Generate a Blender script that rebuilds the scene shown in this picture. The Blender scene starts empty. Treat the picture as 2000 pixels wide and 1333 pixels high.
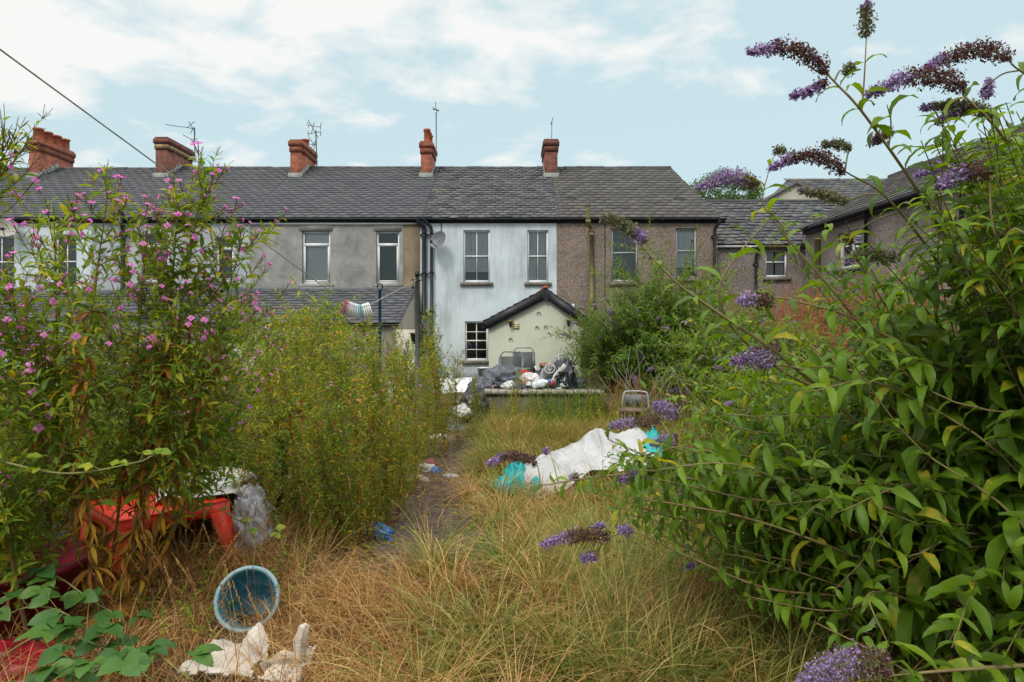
import bpy, bmesh, math, random
import numpy as np
from mathutils import Vector, noise as mnoise
from math import radians as R, sin, cos, pi

# ------------------------------------------------------------------ camera, sky, sun
scene = bpy.context.scene
C = scene.collection
EYE = 1.6
F = 1333.0                      # focal length in pixels of the 2000 px wide photograph
cam = bpy.data.cameras.new('camera'); camo = bpy.data.objects.new('camera', cam); C.objects.link(camo)
camo.location = (0, 0, EYE); camo.rotation_euler = (R(90), 0, 0)
cam.sensor_width = 36; cam.lens = 24; cam.shift_y = -36.5/2000; cam.clip_start = .05; cam.clip_end = 6000
scene.camera = camo
SUN_EL, SUN_AZ = 48, 205        # degrees; azimuth clockwise from +Y
world = bpy.data.worlds.new('World'); scene.world = world; world.use_nodes = True
def build_world():
    nt = world.node_tree; N = nt.nodes; L = nt.links; N.clear()
    out = N.new('ShaderNodeOutputWorld'); bg = N.new('ShaderNodeBackground'); bg.inputs[1].default_value = .10
    sky = N.new('ShaderNodeTexSky'); sky.sky_type = 'NISHITA'; sky.sun_disc = False
    sky.sun_elevation = R(SUN_EL); sky.sun_rotation = R(SUN_AZ); sky.air_density = 1.0; sky.dust_density = 2.2; sky.ozone_density = 1.2
    tc = N.new('ShaderNodeTexCoord')
    # project direction on a cloud deck: (x/z, y/z)
    sep = N.new('ShaderNodeSeparateXYZ'); L.new(tc.outputs['Generated'], sep.inputs[0])
    mx = N.new('ShaderNodeMath'); mx.operation = 'MAXIMUM'; mx.inputs[1].default_value = .0; L.new(sep.outputs[2], mx.inputs[0])
    ad = N.new('ShaderNodeMath'); ad.operation = 'ADD'; ad.inputs[1].default_value = .16; L.new(mx.outputs[0], ad.inputs[0])
    dx = N.new('ShaderNodeMath'); dx.operation = 'DIVIDE'; L.new(sep.outputs[0], dx.inputs[0]); L.new(ad.outputs[0], dx.inputs[1])
    dy = N.new('ShaderNodeMath'); dy.operation = 'DIVIDE'; L.new(sep.outputs[1], dy.inputs[0]); L.new(ad.outputs[0], dy.inputs[1])
    cb = N.new('ShaderNodeCombineXYZ'); L.new(dx.outputs[0], cb.inputs[0]); L.new(dy.outputs[0], cb.inputs[1])
    n1 = N.new('ShaderNodeTexNoise'); n1.inputs['Scale'].default_value = 2.1; n1.inputs['Detail'].default_value = 9; n1.inputs['Roughness'].default_value = .57; n1.inputs['Distortion'].default_value = .25
    mp = N.new('ShaderNodeMapping'); mp.inputs['Location'].default_value = CLOUD_OFF; mp.inputs['Scale'].default_value = (1.15, 1.15, 1)
    L.new(cb.outputs[0], mp.inputs[0]); L.new(mp.outputs[0], n1.inputs['Vector'])
    # more cloud high up and to the left than low on the right
    g1 = N.new('ShaderNodeMath'); g1.operation = 'MULTIPLY_ADD'; g1.inputs[1].default_value = -.20; L.new(sep.outputs[0], g1.inputs[0]); L.new(n1.outputs[0], g1.inputs[2])
    g2 = N.new('ShaderNodeMath'); g2.operation = 'MULTIPLY_ADD'; g2.inputs[1].default_value = 1.05; L.new(mx.outputs[0], g2.inputs[0]); L.new(g1.outputs[0], g2.inputs[2])
    rp = N.new('ShaderNodeValToRGB'); rp.color_ramp.elements[0].position = .83; rp.color_ramp.elements[1].position = .97
    L.new(g2.outputs[0], rp.inputs[0])
    # thin veil whitens the blue everywhere
    veil = N.new('ShaderNodeMix'); veil.data_type = 'RGBA'; veil.inputs[0].default_value = .86
    L.new(sky.outputs[0], veil.inputs[6]); veil.inputs[7].default_value = (5.0, 6.4, 6.75, 1)
    cl = N.new('ShaderNodeMix'); cl.data_type = 'RGBA'; L.new(rp.outputs[0], cl.inputs[0]); L.new(veil.outputs[2], cl.inputs[6]); cl.inputs[7].default_value = (7.25, 7.3, 7.15, 1)
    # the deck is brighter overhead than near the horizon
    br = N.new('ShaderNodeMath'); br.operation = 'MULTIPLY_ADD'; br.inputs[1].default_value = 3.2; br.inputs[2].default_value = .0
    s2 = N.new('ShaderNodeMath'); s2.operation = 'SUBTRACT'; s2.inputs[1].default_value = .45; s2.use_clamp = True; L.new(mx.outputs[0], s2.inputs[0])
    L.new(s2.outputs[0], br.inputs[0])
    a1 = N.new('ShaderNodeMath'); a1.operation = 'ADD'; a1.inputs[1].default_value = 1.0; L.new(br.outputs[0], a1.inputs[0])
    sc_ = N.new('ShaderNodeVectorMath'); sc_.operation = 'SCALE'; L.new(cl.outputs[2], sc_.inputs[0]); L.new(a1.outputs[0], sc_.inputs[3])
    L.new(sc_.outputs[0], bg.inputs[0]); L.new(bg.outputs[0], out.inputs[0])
CLOUD_OFF = (3.1, 1.7, 0)
build_world()
sl = bpy.data.lights.new('sun', 'SUN'); sl.energy = 1.5; sl.angle = R(14); sl.color = (1, .95, .87)
so = bpy.data.objects.new('sun', sl); C.objects.link(so)
_d = Vector((sin(R(SUN_AZ))*cos(R(SUN_EL)), cos(R(SUN_AZ))*cos(R(SUN_EL)), sin(R(SUN_EL))))
so.rotation_euler = _d.to_track_quat('Z', 'Y').to_euler(); so.location = (0, -5, 20)
scene.view_settings.view_transform = 'Standard'; scene.view_settings.look = 'None'
scene.view_settings.exposure = 0.38; scene.view_settings.gamma = 1
scene.cycles.max_bounces = 6; scene.cycles.transparent_max_bounces = 8; scene.cycles.transmission_bounces = 3
scene.cycles.caustics_reflective = False; scene.cycles.caustics_refractive = False

# ------------------------------------------------------------------ helpers
def P(px, py, d):
    return np.array([(px-1000)/F*d, d, EYE-(py-630)/F*d])
def WX(px, d=20.0): return (px-1000)/F*d
def WZ(py, d=20.0): return EYE-(py-630)/F*d
ORG = {}
class MB:
    def __init__(s): s.V = []; s.Fq = []; s.n = 0
    def add(s, v, f, mi=0):
        v = np.asarray(v, float).reshape(-1, 3)
        if len(f) == 0: return
        if not isinstance(f, np.ndarray):
            for k in sorted({len(q) for q in f}): s.Fq.append((np.array([q for q in f if len(q) == k], int)+s.n, mi))
        else: s.Fq.append((f+s.n, mi))
        s.V.append(v); s.n += len(v)
    def box(s, x0, x1, y0, y1, z0, z1, mi=0):
        v = [(x, y, z) for z in (z0, z1) for y in (y0, y1) for x in (x0, x1)]
        s.add(v, [(0,2,3,1),(4,5,7,6),(0,1,5,4),(2,6,7,3),(0,4,6,2),(1,3,7,5)], mi)
    def hexa(s, pts, mi=0):      # 8 points: bottom 4 ccw, top 4 ccw
        s.add(pts, [(3,2,1,0),(4,5,6,7),(0,1,5,4),(1,2,6,5),(2,3,7,6),(3,0,4,7)], mi)
    def tube(s, pts, r, n=6, mi=0, cap=True):
        pts = np.asarray(pts, float); m = len(pts)
        r = np.broadcast_to(np.asarray(r, float), (m,))
        t = np.gradient(pts, axis=0); t /= np.linalg.norm(t, axis=1)[:, None]+1e-9
        up = np.tile(np.array([0.0, 0, 1]), (m, 1)); up[np.abs(t[:, 2]) > .9] = (0, 1, 0)
        if np.any(np.abs(t[:, 2]) > .9): up[:] = (0, 1, 0) if np.all(np.abs(t[:, 1]) < .95) else (1, 0, 0)
        a = np.cross(t, up); a /= np.linalg.norm(a, axis=1)[:, None]+1e-9; b = np.cross(t, a)
        an = np.linspace(0, 2*pi, n, endpoint=False)
        v = pts[:, None, :]+r[:, None, None]*(np.cos(an)[None, :, None]*a[:, None, :]+np.sin(an)[None, :, None]*b[:, None, :])
        i = np.arange(m-1)[:, None]*n; j = np.arange(n)[None, :]; j2 = (j+1) % n
        f = np.stack([i+j, i+j2, i+n+j2, i+n+j], -1).reshape(-1, 4)
        s.add(v.reshape(-1, 3), f, mi)
        if cap:
            o = s.n-m*n
            s.Fq.append((np.array([[o+k for k in range(n)]]), mi)); s.Fq.append((np.array([[o+(m-1)*n+k for k in range(n)][::-1]]), mi))
    def lathe(s, c, prof, n=20, mi=0, axis=None, squash=1):
        prof = np.asarray(prof, float); m = len(prof); an = np.linspace(0, 2*pi, n, endpoint=False)
        v = np.zeros((m, n, 3)); v[:, :, 0] = prof[:, 0:1]*np.cos(an); v[:, :, 1] = prof[:, 0:1]*np.sin(an)*squash; v[:, :, 2] = prof[:, 1:2]
        v = v.reshape(-1, 3)
        if axis is not None:
            q = Vector((0, 0, 1)).rotation_difference(Vector(axis)); M = np.array(q.to_matrix()); v = v@M.T
        i = np.arange(m-1)[:, None]*n; j = np.arange(n)[None, :]; j2 = (j+1) % n
        s.add(v+np.asarray(c), np.stack([i+j, i+j2, i+n+j2, i+n+j], -1).reshape(-1, 4), mi)
    def build(s, name, mats, parent=None, org=None, smooth=False):
        V = np.concatenate(s.V) if s.V else np.zeros((0, 3))
        if parent is not None: o0 = ORG[parent]
        else: o0 = np.asarray(org if org is not None else (V[:, 0].mean(), V[:, 1].mean(), V[:, 2].min()))
        me = bpy.data.meshes.new(name)
        me.vertices.add(len(V)); me.vertices.foreach_set('co', (V-o0).astype(np.float32).ravel())
        li = np.concatenate([f.ravel() for f, _ in s.Fq]); tot = np.concatenate([np.full(len(f), f.shape[1]) for f, _ in s.Fq])
        mi = np.concatenate([np.full(len(f), k) for f, k in s.Fq])
        me.loops.add(len(li)); me.loops.foreach_set('vertex_index', li.astype(np.int32))
        me.polygons.add(len(tot)); st = np.concatenate([[0], np.cumsum(tot)[:-1]])
        me.polygons.foreach_set('loop_start', st.astype(np.int32)); me.polygons.foreach_set('loop_total', tot.astype(np.int32))
        me.polygons.foreach_set('material_index', mi.astype(np.int32))
        if smooth: me.polygons.foreach_set('use_smooth', np.ones(len(tot), bool))
        for m_ in (mats if isinstance(mats, (list, tuple)) else [mats]): me.materials.append(m_)
        me.update(calc_edges=True); me.validate()
        o = bpy.data.objects.new(name, me); C.objects.link(o)
        if parent is not None: o.parent = parent
        else: o.location = o0
        ORG[o] = o0
        return o
def tag(o, label=None, cat=None, group=None, kind=None):
    if label: o['label'] = label
    if cat: o['category'] = cat
    if group: o['group'] = group
    if kind: o['kind'] = kind
    return o
def empty(name, loc, label=None, cat=None, group=None):
    o = bpy.data.objects.new(name, None); C.objects.link(o); o.location = loc; o.empty_display_size = .2
    ORG[o] = np.array(loc, float); return tag(o, label, cat, group)
def smoothpts(pts, k=6):
    pts = np.asarray(pts, float)
    if len(pts) < 3:
        t = np.linspace(0, 1, k+1)[:, None]; return pts[0]*(1-t)+pts[-1]*t
    p = np.vstack([2*pts[0]-pts[1], pts, 2*pts[-1]-pts[-2]]); out = []
    for i in range(1, len(p)-2):
        t = np.linspace(0, 1, k, endpoint=False)[:, None]; a, b, c, d = p[i-1:i+3]
        out.append(.5*((2*b)+(c-a)*t+(2*a-5*b+4*c-d)*t*t+(-a+3*b-3*c+d)*t**3))
    out.append(pts[-1:]); return np.vstack(out)
def unit(a): return a/(np.linalg.norm(a, axis=-1, keepdims=True)+1e-9)
_lat = np.random.default_rng(5).random((256, 256))
def n2(x, y, s=1.0, o=0):
    x = np.asarray(x)*s+o*17.3; y = np.asarray(y)*s+o*9.1
    xi = np.floor(x).astype(int); yi = np.floor(y).astype(int); fx = x-xi; fy = y-yi
    fx = fx*fx*(3-2*fx); fy = fy*fy*(3-2*fy); g = lambda a, b: _lat[a % 256, b % 256]
    return (g(xi, yi)*(1-fx)+g(xi+1, yi)*fx)*(1-fy)+(g(xi, yi+1)*(1-fx)+g(xi+1, yi+1)*fx)*fy

# ------------------------------------------------------------------ materials
def newmat(name):
    m = bpy.data.materials.new(name); m.use_nodes = True; nt = m.node_tree
    b = nt.nodes['Principled BSDF']; return m, nt, b
def simple(name, col, rough=.6, metal=0, spec=.5):
    m, nt, b = newmat(name); b.inputs['Base Color'].default_value = (*col, 1); b.inputs['Roughness'].default_value = rough
    b.inputs['Metallic'].default_value = metal; b.inputs['Specular IOR Level'].default_value = spec; return m
def ramp(nt, stops):
    r = nt.nodes.new('ShaderNodeValToRGB'); cr = r.color_ramp
    while len(cr.elements) < len(stops): cr.elements.new(.5)
    for e, (p, c) in zip(cr.elements, stops): e.position = p; e.color = (*c, 1)
    return r
def noisy(name, stops, scale=3, rough=.85, bump=.0, bscale=40, detail=6, stretch=(1, 1, 1), bdist=.01, spec=.3, metal=0, nrough=.6):
    m, nt, b = newmat(name); N = nt.nodes; L = nt.links
    tc = N.new('ShaderNodeTexCoord'); mp = N.new('ShaderNodeMapping'); mp.inputs['Scale'].default_value = stretch; L.new(tc.outputs['Object'], mp.inputs[0])
    n = N.new('ShaderNodeTexNoise'); n.inputs['Scale'].default_value = scale; n.inputs['Detail'].default_value = detail; n.inputs['Roughness'].default_value = nrough
    L.new(mp.outputs[0], n.inputs['Vector']); r = ramp(nt, stops); L.new(n.outputs[0], r.inputs[0]); L.new(r.outputs[0], b.inputs['Base Color'])
    b.inputs['Roughness'].default_value = rough; b.inputs['Specular IOR Level'].default_value = spec; b.inputs['Metallic'].default_value = metal
    if bump:
        n3 = N.new('ShaderNodeTexNoise'); n3.inputs['Scale'].default_value = bscale; n3.inputs['Detail'].default_value = 4; L.new(tc.outputs['Object'], n3.inputs['Vector'])
        bp = N.new('ShaderNodeBump'); bp.inputs['Strength'].default_value = bump; bp.inputs['Distance'].default_value = bdist; L.new(n3.outputs[0], bp.inputs['Height']); L.new(bp.outputs[0], b.inputs['Normal'])
    return m
def island(name, stops, rough=.6, transl=0, spec=.3, fine=0, bump=0, under=None, fa=.9):
    """each separate piece of the mesh takes its own colour from the ramp"""
    m, nt, b = newmat(name); N = nt.nodes; L = nt.links
    g = N.new('ShaderNodeNewGeometry'); r = ramp(nt, stops); src = g.outputs['Random Per Island']
    if fine:
        tc = N.new('ShaderNodeTexCoord'); n = N.new('ShaderNodeTexNoise'); n.inputs['Scale'].default_value = fine; n.inputs['Detail'].default_value = 5; L.new(tc.outputs['Object'], n.inputs['Vector'])
        ma = N.new('ShaderNodeMath'); ma.operation = 'MULTIPLY_ADD'; ma.inputs[1].default_value = fa; L.new(n.outputs[0], ma.inputs[0])
        mb_ = N.new('ShaderNodeMath'); mb_.operation = 'SUBTRACT'; mb_.inputs[1].default_value = fa/2; L.new(src, mb_.inputs[0]); L.new(mb_.outputs[0], ma.inputs[2]); src = ma.outputs[0]
        if bump:
            bp = N.new('ShaderNodeBump'); bp.inputs['Strength'].default_value = bump; bp.inputs['Distance'].default_value = .01; L.new(n.outputs[0], bp.inputs['Height']); L.new(bp.outputs[0], b.inputs['Normal'])
    L.new(src, r.inputs[0]); cout = r.outputs[0]
    if under:
        mu = N.new('ShaderNodeMix'); mu.data_type = 'RGBA'; mf = N.new('ShaderNodeMath'); mf.operation = 'MULTIPLY'; mf.inputs[1].default_value = .6; L.new(g.outputs['Backfacing'], mf.inputs[0]); L.new(mf.outputs[0], mu.inputs[0]); L.new(cout, mu.inputs[6]); mu.inputs[7].default_value = (*under, 1); cout = mu.outputs[2]
    L.new(cout, b.inputs['Base Color'])
    b.inputs['Roughness'].default_value = rough; b.inputs['Specular IOR Level'].default_value = spec
    if transl:
        tr = N.new('ShaderNodeBsdfTranslucent'); mix = N.new('ShaderNodeMixShader'); mix.inputs[0].default_value = transl
        hs = N.new('ShaderNodeHueSaturation'); hs.inputs['Hue'].default_value = .485; hs.inputs['Saturation'].default_value = 1.1; hs.inputs['Value'].default_value = 1.6; L.new(r.outputs[0], hs.inputs['Color'])
        L.new(hs.outputs[0], tr.inputs[0]); L.new(b.outputs[0], mix.inputs[1]); L.new(tr.outputs[0], mix.inputs[2]); L.new(mix.outputs[0], N['Material Output'].inputs[0])
    return m
def render_wall(name, stops, streak, scol, scale=1.2, top=4.4, patch=None, bump=.25):
    """painted render: blotches plus dirt runs that hang in vertical streaks"""
    m, nt, b = newmat(name); N = nt.nodes; L = nt.links
    tc = N.new('ShaderNodeTexCoord'); n = N.new('ShaderNodeTexNoise'); n.inputs['Scale'].default_value = scale; n.inputs['Detail'].default_value = 9; n.inputs['Roughness'].default_value = .62; n.inputs['Distortion'].default_value = .6
    L.new(tc.outputs['Object'], n.inputs['Vector']); r = ramp(nt, stops); L.new(n.outputs[0], r.inputs[0])
    mp = N.new('ShaderNodeMapping'); mp.inputs['Scale'].default_value = (2.6, 1, .55); L.new(tc.outputs['Object'], mp.inputs[0])
    s = N.new('ShaderNodeTexNoise'); s.inputs['Scale'].default_value = 1.6; s.inputs['Detail'].default_value = 8; s.inputs['Roughness'].default_value = .65; L.new(mp.outputs[0], s.inputs['Vector'])
    big = N.new('ShaderNodeTexNoise'); big.inputs['Scale'].default_value = .7; big.inputs['Detail'].default_value = 3; L.new(tc.outputs['Object'], big.inputs['Vector'])
    mu = N.new('ShaderNodeMath'); mu.operation = 'MULTIPLY'; L.new(s.outputs[0], mu.inputs[0]); L.new(big.outputs[0], mu.inputs[1])
    sr = ramp(nt, [(.22, (0, 0, 0)), (.40, (streak,)*3)]); L.new(mu.outputs[0], sr.inputs[0])
    mix = N.new('ShaderNodeMix'); mix.data_type = 'RGBA'; L.new(sr.outputs[0], mix.inputs[0]); L.new(r.outputs[0], mix.inputs[6]); mix.inputs[7].default_value = (*scol, 1)
    L.new(mix.outputs[2], b.inputs['Base Color']); b.inputs['Roughness'].default_value = .9; b.inputs['Specular IOR Level'].default_value = .2
    n3 = N.new('ShaderNodeTexNoise'); n3.inputs['Scale'].default_value = 25; n3.inputs['Detail'].default_value = 5; L.new(tc.outputs['Object'], n3.inputs['Vector'])
    bp = N.new('ShaderNodeBump'); bp.inputs['Strength'].default_value = bump; bp.inputs['Distance'].default_value = .02; L.new(n3.outputs[0], bp.inputs['Height']); L.new(bp.outputs[0], b.inputs['Normal'])
    return m
def pebble(name, base, hue2):
    m, nt, b = newmat(name); N = nt.nodes; L = nt.links
    tc = N.new('ShaderNodeTexCoord'); v = N.new('ShaderNodeTexVoronoi'); v.inputs['Scale'].default_value = 46; L.new(tc.outputs['Object'], v.inputs['Vector'])
    r = ramp(nt, [(0, tuple(c*.5 for c in base)), (.35, tuple(c*.8 for c in base)), (.62, base), (.85, hue2), (1, tuple(min(1, c*1.5) for c in base))])
    sp = N.new('ShaderNodeSeparateColor'); L.new(v.outputs['Color'], sp.inputs[0]); L.new(sp.outputs[0], r.inputs[0])
    n = N.new('ShaderNodeTexNoise'); n.inputs['Scale'].default_value = .9; n.inputs['Detail'].default_value = 5; L.new(tc.outputs['Object'], n.inputs['Vector'])
    r2 = ramp(nt, [(.3, (.72, .72, .7)), (.65, (1.08, 1.05, 1.03))]); L.new(n.outputs[0], r2.inputs[0])
    mu = N.new('ShaderNodeMix'); mu.data_type = 'RGBA'; mu.blend_type = 'MULTIPLY'; mu.inputs[0].default_value = 1; L.new(r.outputs[0], mu.inputs[6]); L.new(r2.outputs[0], mu.inputs[7])
    L.new(mu.outputs[2], b.inputs['Base Color']); b.inputs['Roughness'].default_value = .95; b.inputs['Specular IOR Level'].default_value = .15
    bp = N.new('ShaderNodeBump'); bp.inputs['Strength'].default_value = .6; bp.inputs['Distance'].default_value = .015; L.new(v.outputs['Distance'], bp.inputs['Height']); L.new(bp.outputs[0], b.inputs['Normal'])
    return m
def brick(name, c1, c2, mortar=(.25, .2, .17), band=None):
    m, nt, b = newmat(name); N = nt.nodes; L = nt.links
    tc = N.new('ShaderNodeTexCoord'); sp = N.new('ShaderNodeSeparateXYZ'); L.new(tc.outputs['Object'], sp.inputs[0])
    a = N.new('ShaderNodeMath'); a.operation = 'ADD'; L.new(sp.outputs[0], a.inputs[0]); L.new(sp.outputs[1], a.inputs[1])
    cb = N.new('ShaderNodeCombineXYZ'); L.new(a.outputs[0], cb.inputs[0]); L.new(sp.outputs[2], cb.inputs[1])
    t = N.new('ShaderNodeTexBrick'); t.inputs['Scale'].default_value = 1; t.inputs['Brick Width'].default_value = .225; t.inputs['Row Height'].default_value = .075; t.inputs['Mortar Size'].default_value = .006
    t.inputs['Color1'].default_value = (*c1, 1); t.inputs['Color2'].default_value = (*c2, 1); t.inputs['Mortar'].default_value = (*mortar, 1); t.inputs['Bias'].default_value = -.2
    L.new(cb.outputs[0], t.inputs['Vector'])
    n = N.new('ShaderNodeTexNoise'); n.inputs['Scale'].default_value = 6; n.inputs['Detail'].default_value = 6; L.new(tc.outputs['Object'], n.inputs['Vector'])
    r2 = ramp(nt, [(.3, (.55, .55, .55)), (.65, (1.1, 1.1, 1.1))]); L.new(n.outputs[0], r2.inputs[0])
    mu = N.new('ShaderNodeMix'); mu.data_type = 'RGBA'; mu.blend_type = 'MULTIPLY'; mu.inputs[0].default_value = 1; L.new(t.outputs[0], mu.inputs[6]); L.new(r2.outputs[0], mu.inputs[7])
    L.new(mu.outputs[2], b.inputs['Base Color']); b.inputs['Roughness'].default_value = .9
    bp = N.new('ShaderNodeBump'); bp.inputs['Strength'].default_value = .7; bp.inputs['Distance'].default_value = .01; bp.invert = True; L.new(t.outputs['Fac'], bp.inputs['Height']); L.new(bp.outputs[0], b.inputs['Normal'])
    return m
def glassmat():
    m, nt, b = newmat('window_glass'); N = nt.nodes; L = nt.links
    t = N.new('ShaderNodeBsdfTransparent'); g = N.new('ShaderNodeBsdfGlossy'); g.inputs['Roughness'].default_value = .03; g.inputs['Color'].default_value = (.9, .95, .95, 1)
    f = N.new('ShaderNodeFresnel'); f.inputs[0].default_value = 1.7; n = N.new('ShaderNodeTexNoise'); n.inputs['Scale'].default_value = 1.5
    bp = N.new('ShaderNodeBump'); bp.inputs['Strength'].default_value = .08; bp.inputs['Distance'].default_value = .05; L.new(n.outputs[0], bp.inputs['Height']); L.new(bp.outputs[0], g.inputs['Normal'])
    mi = N.new('ShaderNodeMixShader'); L.new(f.outputs[0], mi.inputs[0]); L.new(t.outputs[0], mi.inputs[1]); L.new(g.outputs[0], mi.inputs[2]); L.new(mi.outputs[0], N['Material Output'].inputs[0])
    return m
def film(name, col, alpha, rough=.2):
    m, nt, b = newmat(name); N = nt.nodes; L = nt.links; b.inputs['Base Color'].default_value = (*col, 1); b.inputs['Roughness'].default_value = rough
    t = N.new('ShaderNodeBsdfTransparent'); mi = N.new('ShaderNodeMixShader'); mi.inputs[0].default_value = alpha
    L.new(t.outputs[0], mi.inputs[1]); L.new(b.outputs[0], mi.inputs[2]); L.new(mi.outputs[0], N['Material Output'].inputs[0]); return m
M = {}
M['glass'] = glassmat()
M['black'] = noisy('black_paint', [(.3, (.012, .013, .016)), (.7, (.03, .032, .038))], 4, .45, .2, 30)
M['blackpipe'] = noisy('black_iron', [(.3, (.008, .01, .014)), (.7, (.02, .024, .032))], 3, .35)
M['white'] = noisy('white_frame', [(.3, (.62, .63, .63)), (.7, (.8, .81, .81))], 3, .4)
M['greywood'] = noisy('weathered_frame', [(.3, (.28, .28, .29)), (.7, (.45, .45, .46))], 6, .7)
M['sill'] = noisy('stone_sill', [(.3, (.11, .10, .085)), (.7, (.22, .20, .17))], 9, .9, .4)
M['dark'] = simple('dark_room', (.012, .013, .015), .9)
M['blind'] = noisy('pale_blind', [(.4, (.66, .72, .70)), (.6, (.74, .80, .78))], 1.5, .8)
M['curtain'] = noisy('grey_curtain', [(.4, (.55, .56, .57)), (.6, (.70, .71, .72))], 8, .9, stretch=(4, 1, .3))
M['curtaindark'] = noisy('dusty_curtain', [(.4, (.07, .07, .08)), (.6, (.12, .12, .13))], 8, .9, stretch=(4, 1, .3))
M['slateA'] = island('slate_blue_grey', [(0, (.066, .068, .076)), (.5, (.080, .082, .091)), (1, (.092, .094, .102))], .55, fine=3, bump=.15, fa=.3)
M['slateD'] = island('slate_worn', [(0, (.055, .057, .062)), (.45, (.083, .085, .09)), (.93, (.115, .118, .122)), (1, (.16, .13, .10))], .6, fine=6, bump=.3, fa=.5)
M['slateE'] = island('slate_brown', [(0, (.068, .064, .06)), (.5, (.086, .081, .075)), (1, (.11, .103, .094))], .7, fine=5, bump=.3, fa=.5)
M['ridge'] = noisy('ridge_tile', [(.3, (.05, .05, .055)), (.7, (.10, .10, .105))], 5, .8, .3)
M['flash'] = noisy('lead_and_moss', [(.3, (.16, .18, .17)), (.55, (.26, .28, .26)), (.75, (.24, .23, .12))], 9, .8, .5)
M['brick1'] = brick('orange_brick', (.33, .10, .055), (.23, .065, .038), (.2, .09, .06))
M['brick2'] = brick('dark_red_brick', (.2, .055, .035), (.10, .035, .028), (.16, .12, .10))
M['brickY'] = brick('buff_brick', (.42, .30, .15), (.33, .21, .10), (.12, .08, .06))
M['terra'] = noisy('terracotta', [(.3, (.22, .06, .03)), (.6, (.36, .105, .05))], 7, .85, .2)
M['wallA'] = render_wall('pale_blue_render', [(.3, (.50, .56, .60)), (.6, (.62, .68, .72))], .35, (.33, .36, .37))
M['wallB'] = render_wall('blue_grey_render', [(.3, (.30, .33, .36)), (.6, (.42, .45, .48))], .4, (.24, .25, .26))
M['wallC'] = render_wall('grey_cement_render', [(.32, (.185, .178, .17)), (.5, (.285, .275, .265)), (.68, (.38, .37, .355))], .35, (.20, .18, .165), 1.6, bump=.5)
M['wallCb'] = render_wall('brown_wet_render', [(.3, (.15, .115, .075)), (.7, (.25, .195, .13))], .3, (.10, .08, .05), 2)
M['wallD'] = render_wall('white_blue_render', [(.3, (.47, .535, .565)), (.6, (.60, .665, .695))], .6, (.28, .30, .30), 1.0)
M['wallE'] = pebble('pink_pebbledash', (.255, .205, .178), (.33, .26, .22))
M['wallF'] = pebble('grey_pebbledash', (.235, .205, .19), (.30, .265, .24))
M['green'] = render_wall('pale_green_paint', [(.3, (.50, .52, .41)), (.65, (.58, .60, .49))], .3, (.36, .39, .27), 1.3)
M['cream'] = render_wall('cream_render', [(.3, (.38, .35, .28)), (.7, (.5, .47, .39))], .4, (.25, .23, .17))
M['mosspipe'] = noisy('mossy_pipe', [(.3, (.10, .10, .03)), (.5, (.15, .15, .06)), (.7, (.24, .16, .07))], 6, .8, .2)
M['metal'] = noisy('galvanised_steel', [(.3, (.13, .135, .14)), (.7, (.21, .215, .22))], 8, .5, metal=.3)
M['darkmetal'] = simple('dark_aerial_metal', (.05, .05, .055), .5, .5)
M['dishgrey'] = noisy('dish_grey', [(.3, (.10, .11, .12)), (.7, (.17, .18, .19))], 6, .5)
M['dishbeige'] = noisy('dish_beige', [(.3, (.26, .25, .22)), (.7, (.38, .36, .32))], 6, .6)

# ------------------------------------------------------------------ building helpers
def wallholes(mb, x0, x1, z0, z1, y, holes, rev=.13, mi=0, rmi=None):
    xs = sorted({x0, x1, *[h[0] for h in holes], *[h[1] for h in holes]}); zs = sorted({z0, z1, *[h[2] for h in holes], *[h[3] for h in holes]})
    for a, b in zip(xs[:-1], xs[1:]):
        for c, d in zip(zs[:-1], zs[1:]):
            mx, mz = (a+b)/2, (c+d)/2
            if any(h[0] < mx < h[1] and h[2] < mz < h[3] for h in holes): continue
            mb.add([(a, y, c), (b, y, c), (b, y, d), (a, y, d)], [(0, 1, 2, 3)], mi)
    for h in holes:
        a, b, c, d = h; k = y+rev
        mb.add([(a, y, c), (a, y, d), (a, k, d), (a, k, c)], [(0, 1, 2, 3)], mi); mb.add([(b, y, c), (b, k, c), (b, k, d), (b, y, d)], [(0, 1, 2, 3)], mi)
        mb.add([(a, y, d), (b, y, d), (b, k, d), (a, k, d)], [(0, 1, 2, 3)], mi); mb.add([(a, y, c), (a, k, c), (b, k, c), (b, y, c)], [(0, 1, 2, 3)], mi)
def house_wall(parent, mat, x0, x1, z0, z1, y, holes, depth=8.5, gable=None):
    mb = MB(); wallholes(mb, x0, x1, z0, z1, y, holes)
    yb = y+depth
    mb.add([(x0, y, z0), (x0, y, z1), (x0, yb, z1), (x0, yb, z0)], [(0, 1, 2, 3)]); mb.add([(x1, y, z0), (x1, yb, z0), (x1, yb, z1), (x1, y, z1)], [(0, 1, 2, 3)])
    mb.add([(x0, yb, z0), (x0, yb, z1), (x1, yb, z1), (x1, yb, z0)], [(0, 1, 2, 3)])
    if gable:
        yr, zr = gable
        for x in (x0+.002, x1-.002): mb.add([(x, y, z1), (x, yb, z1), (x, yr, zr)], [(0, 1, 2)])
    return mb.build('wall', mat, parent)
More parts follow.
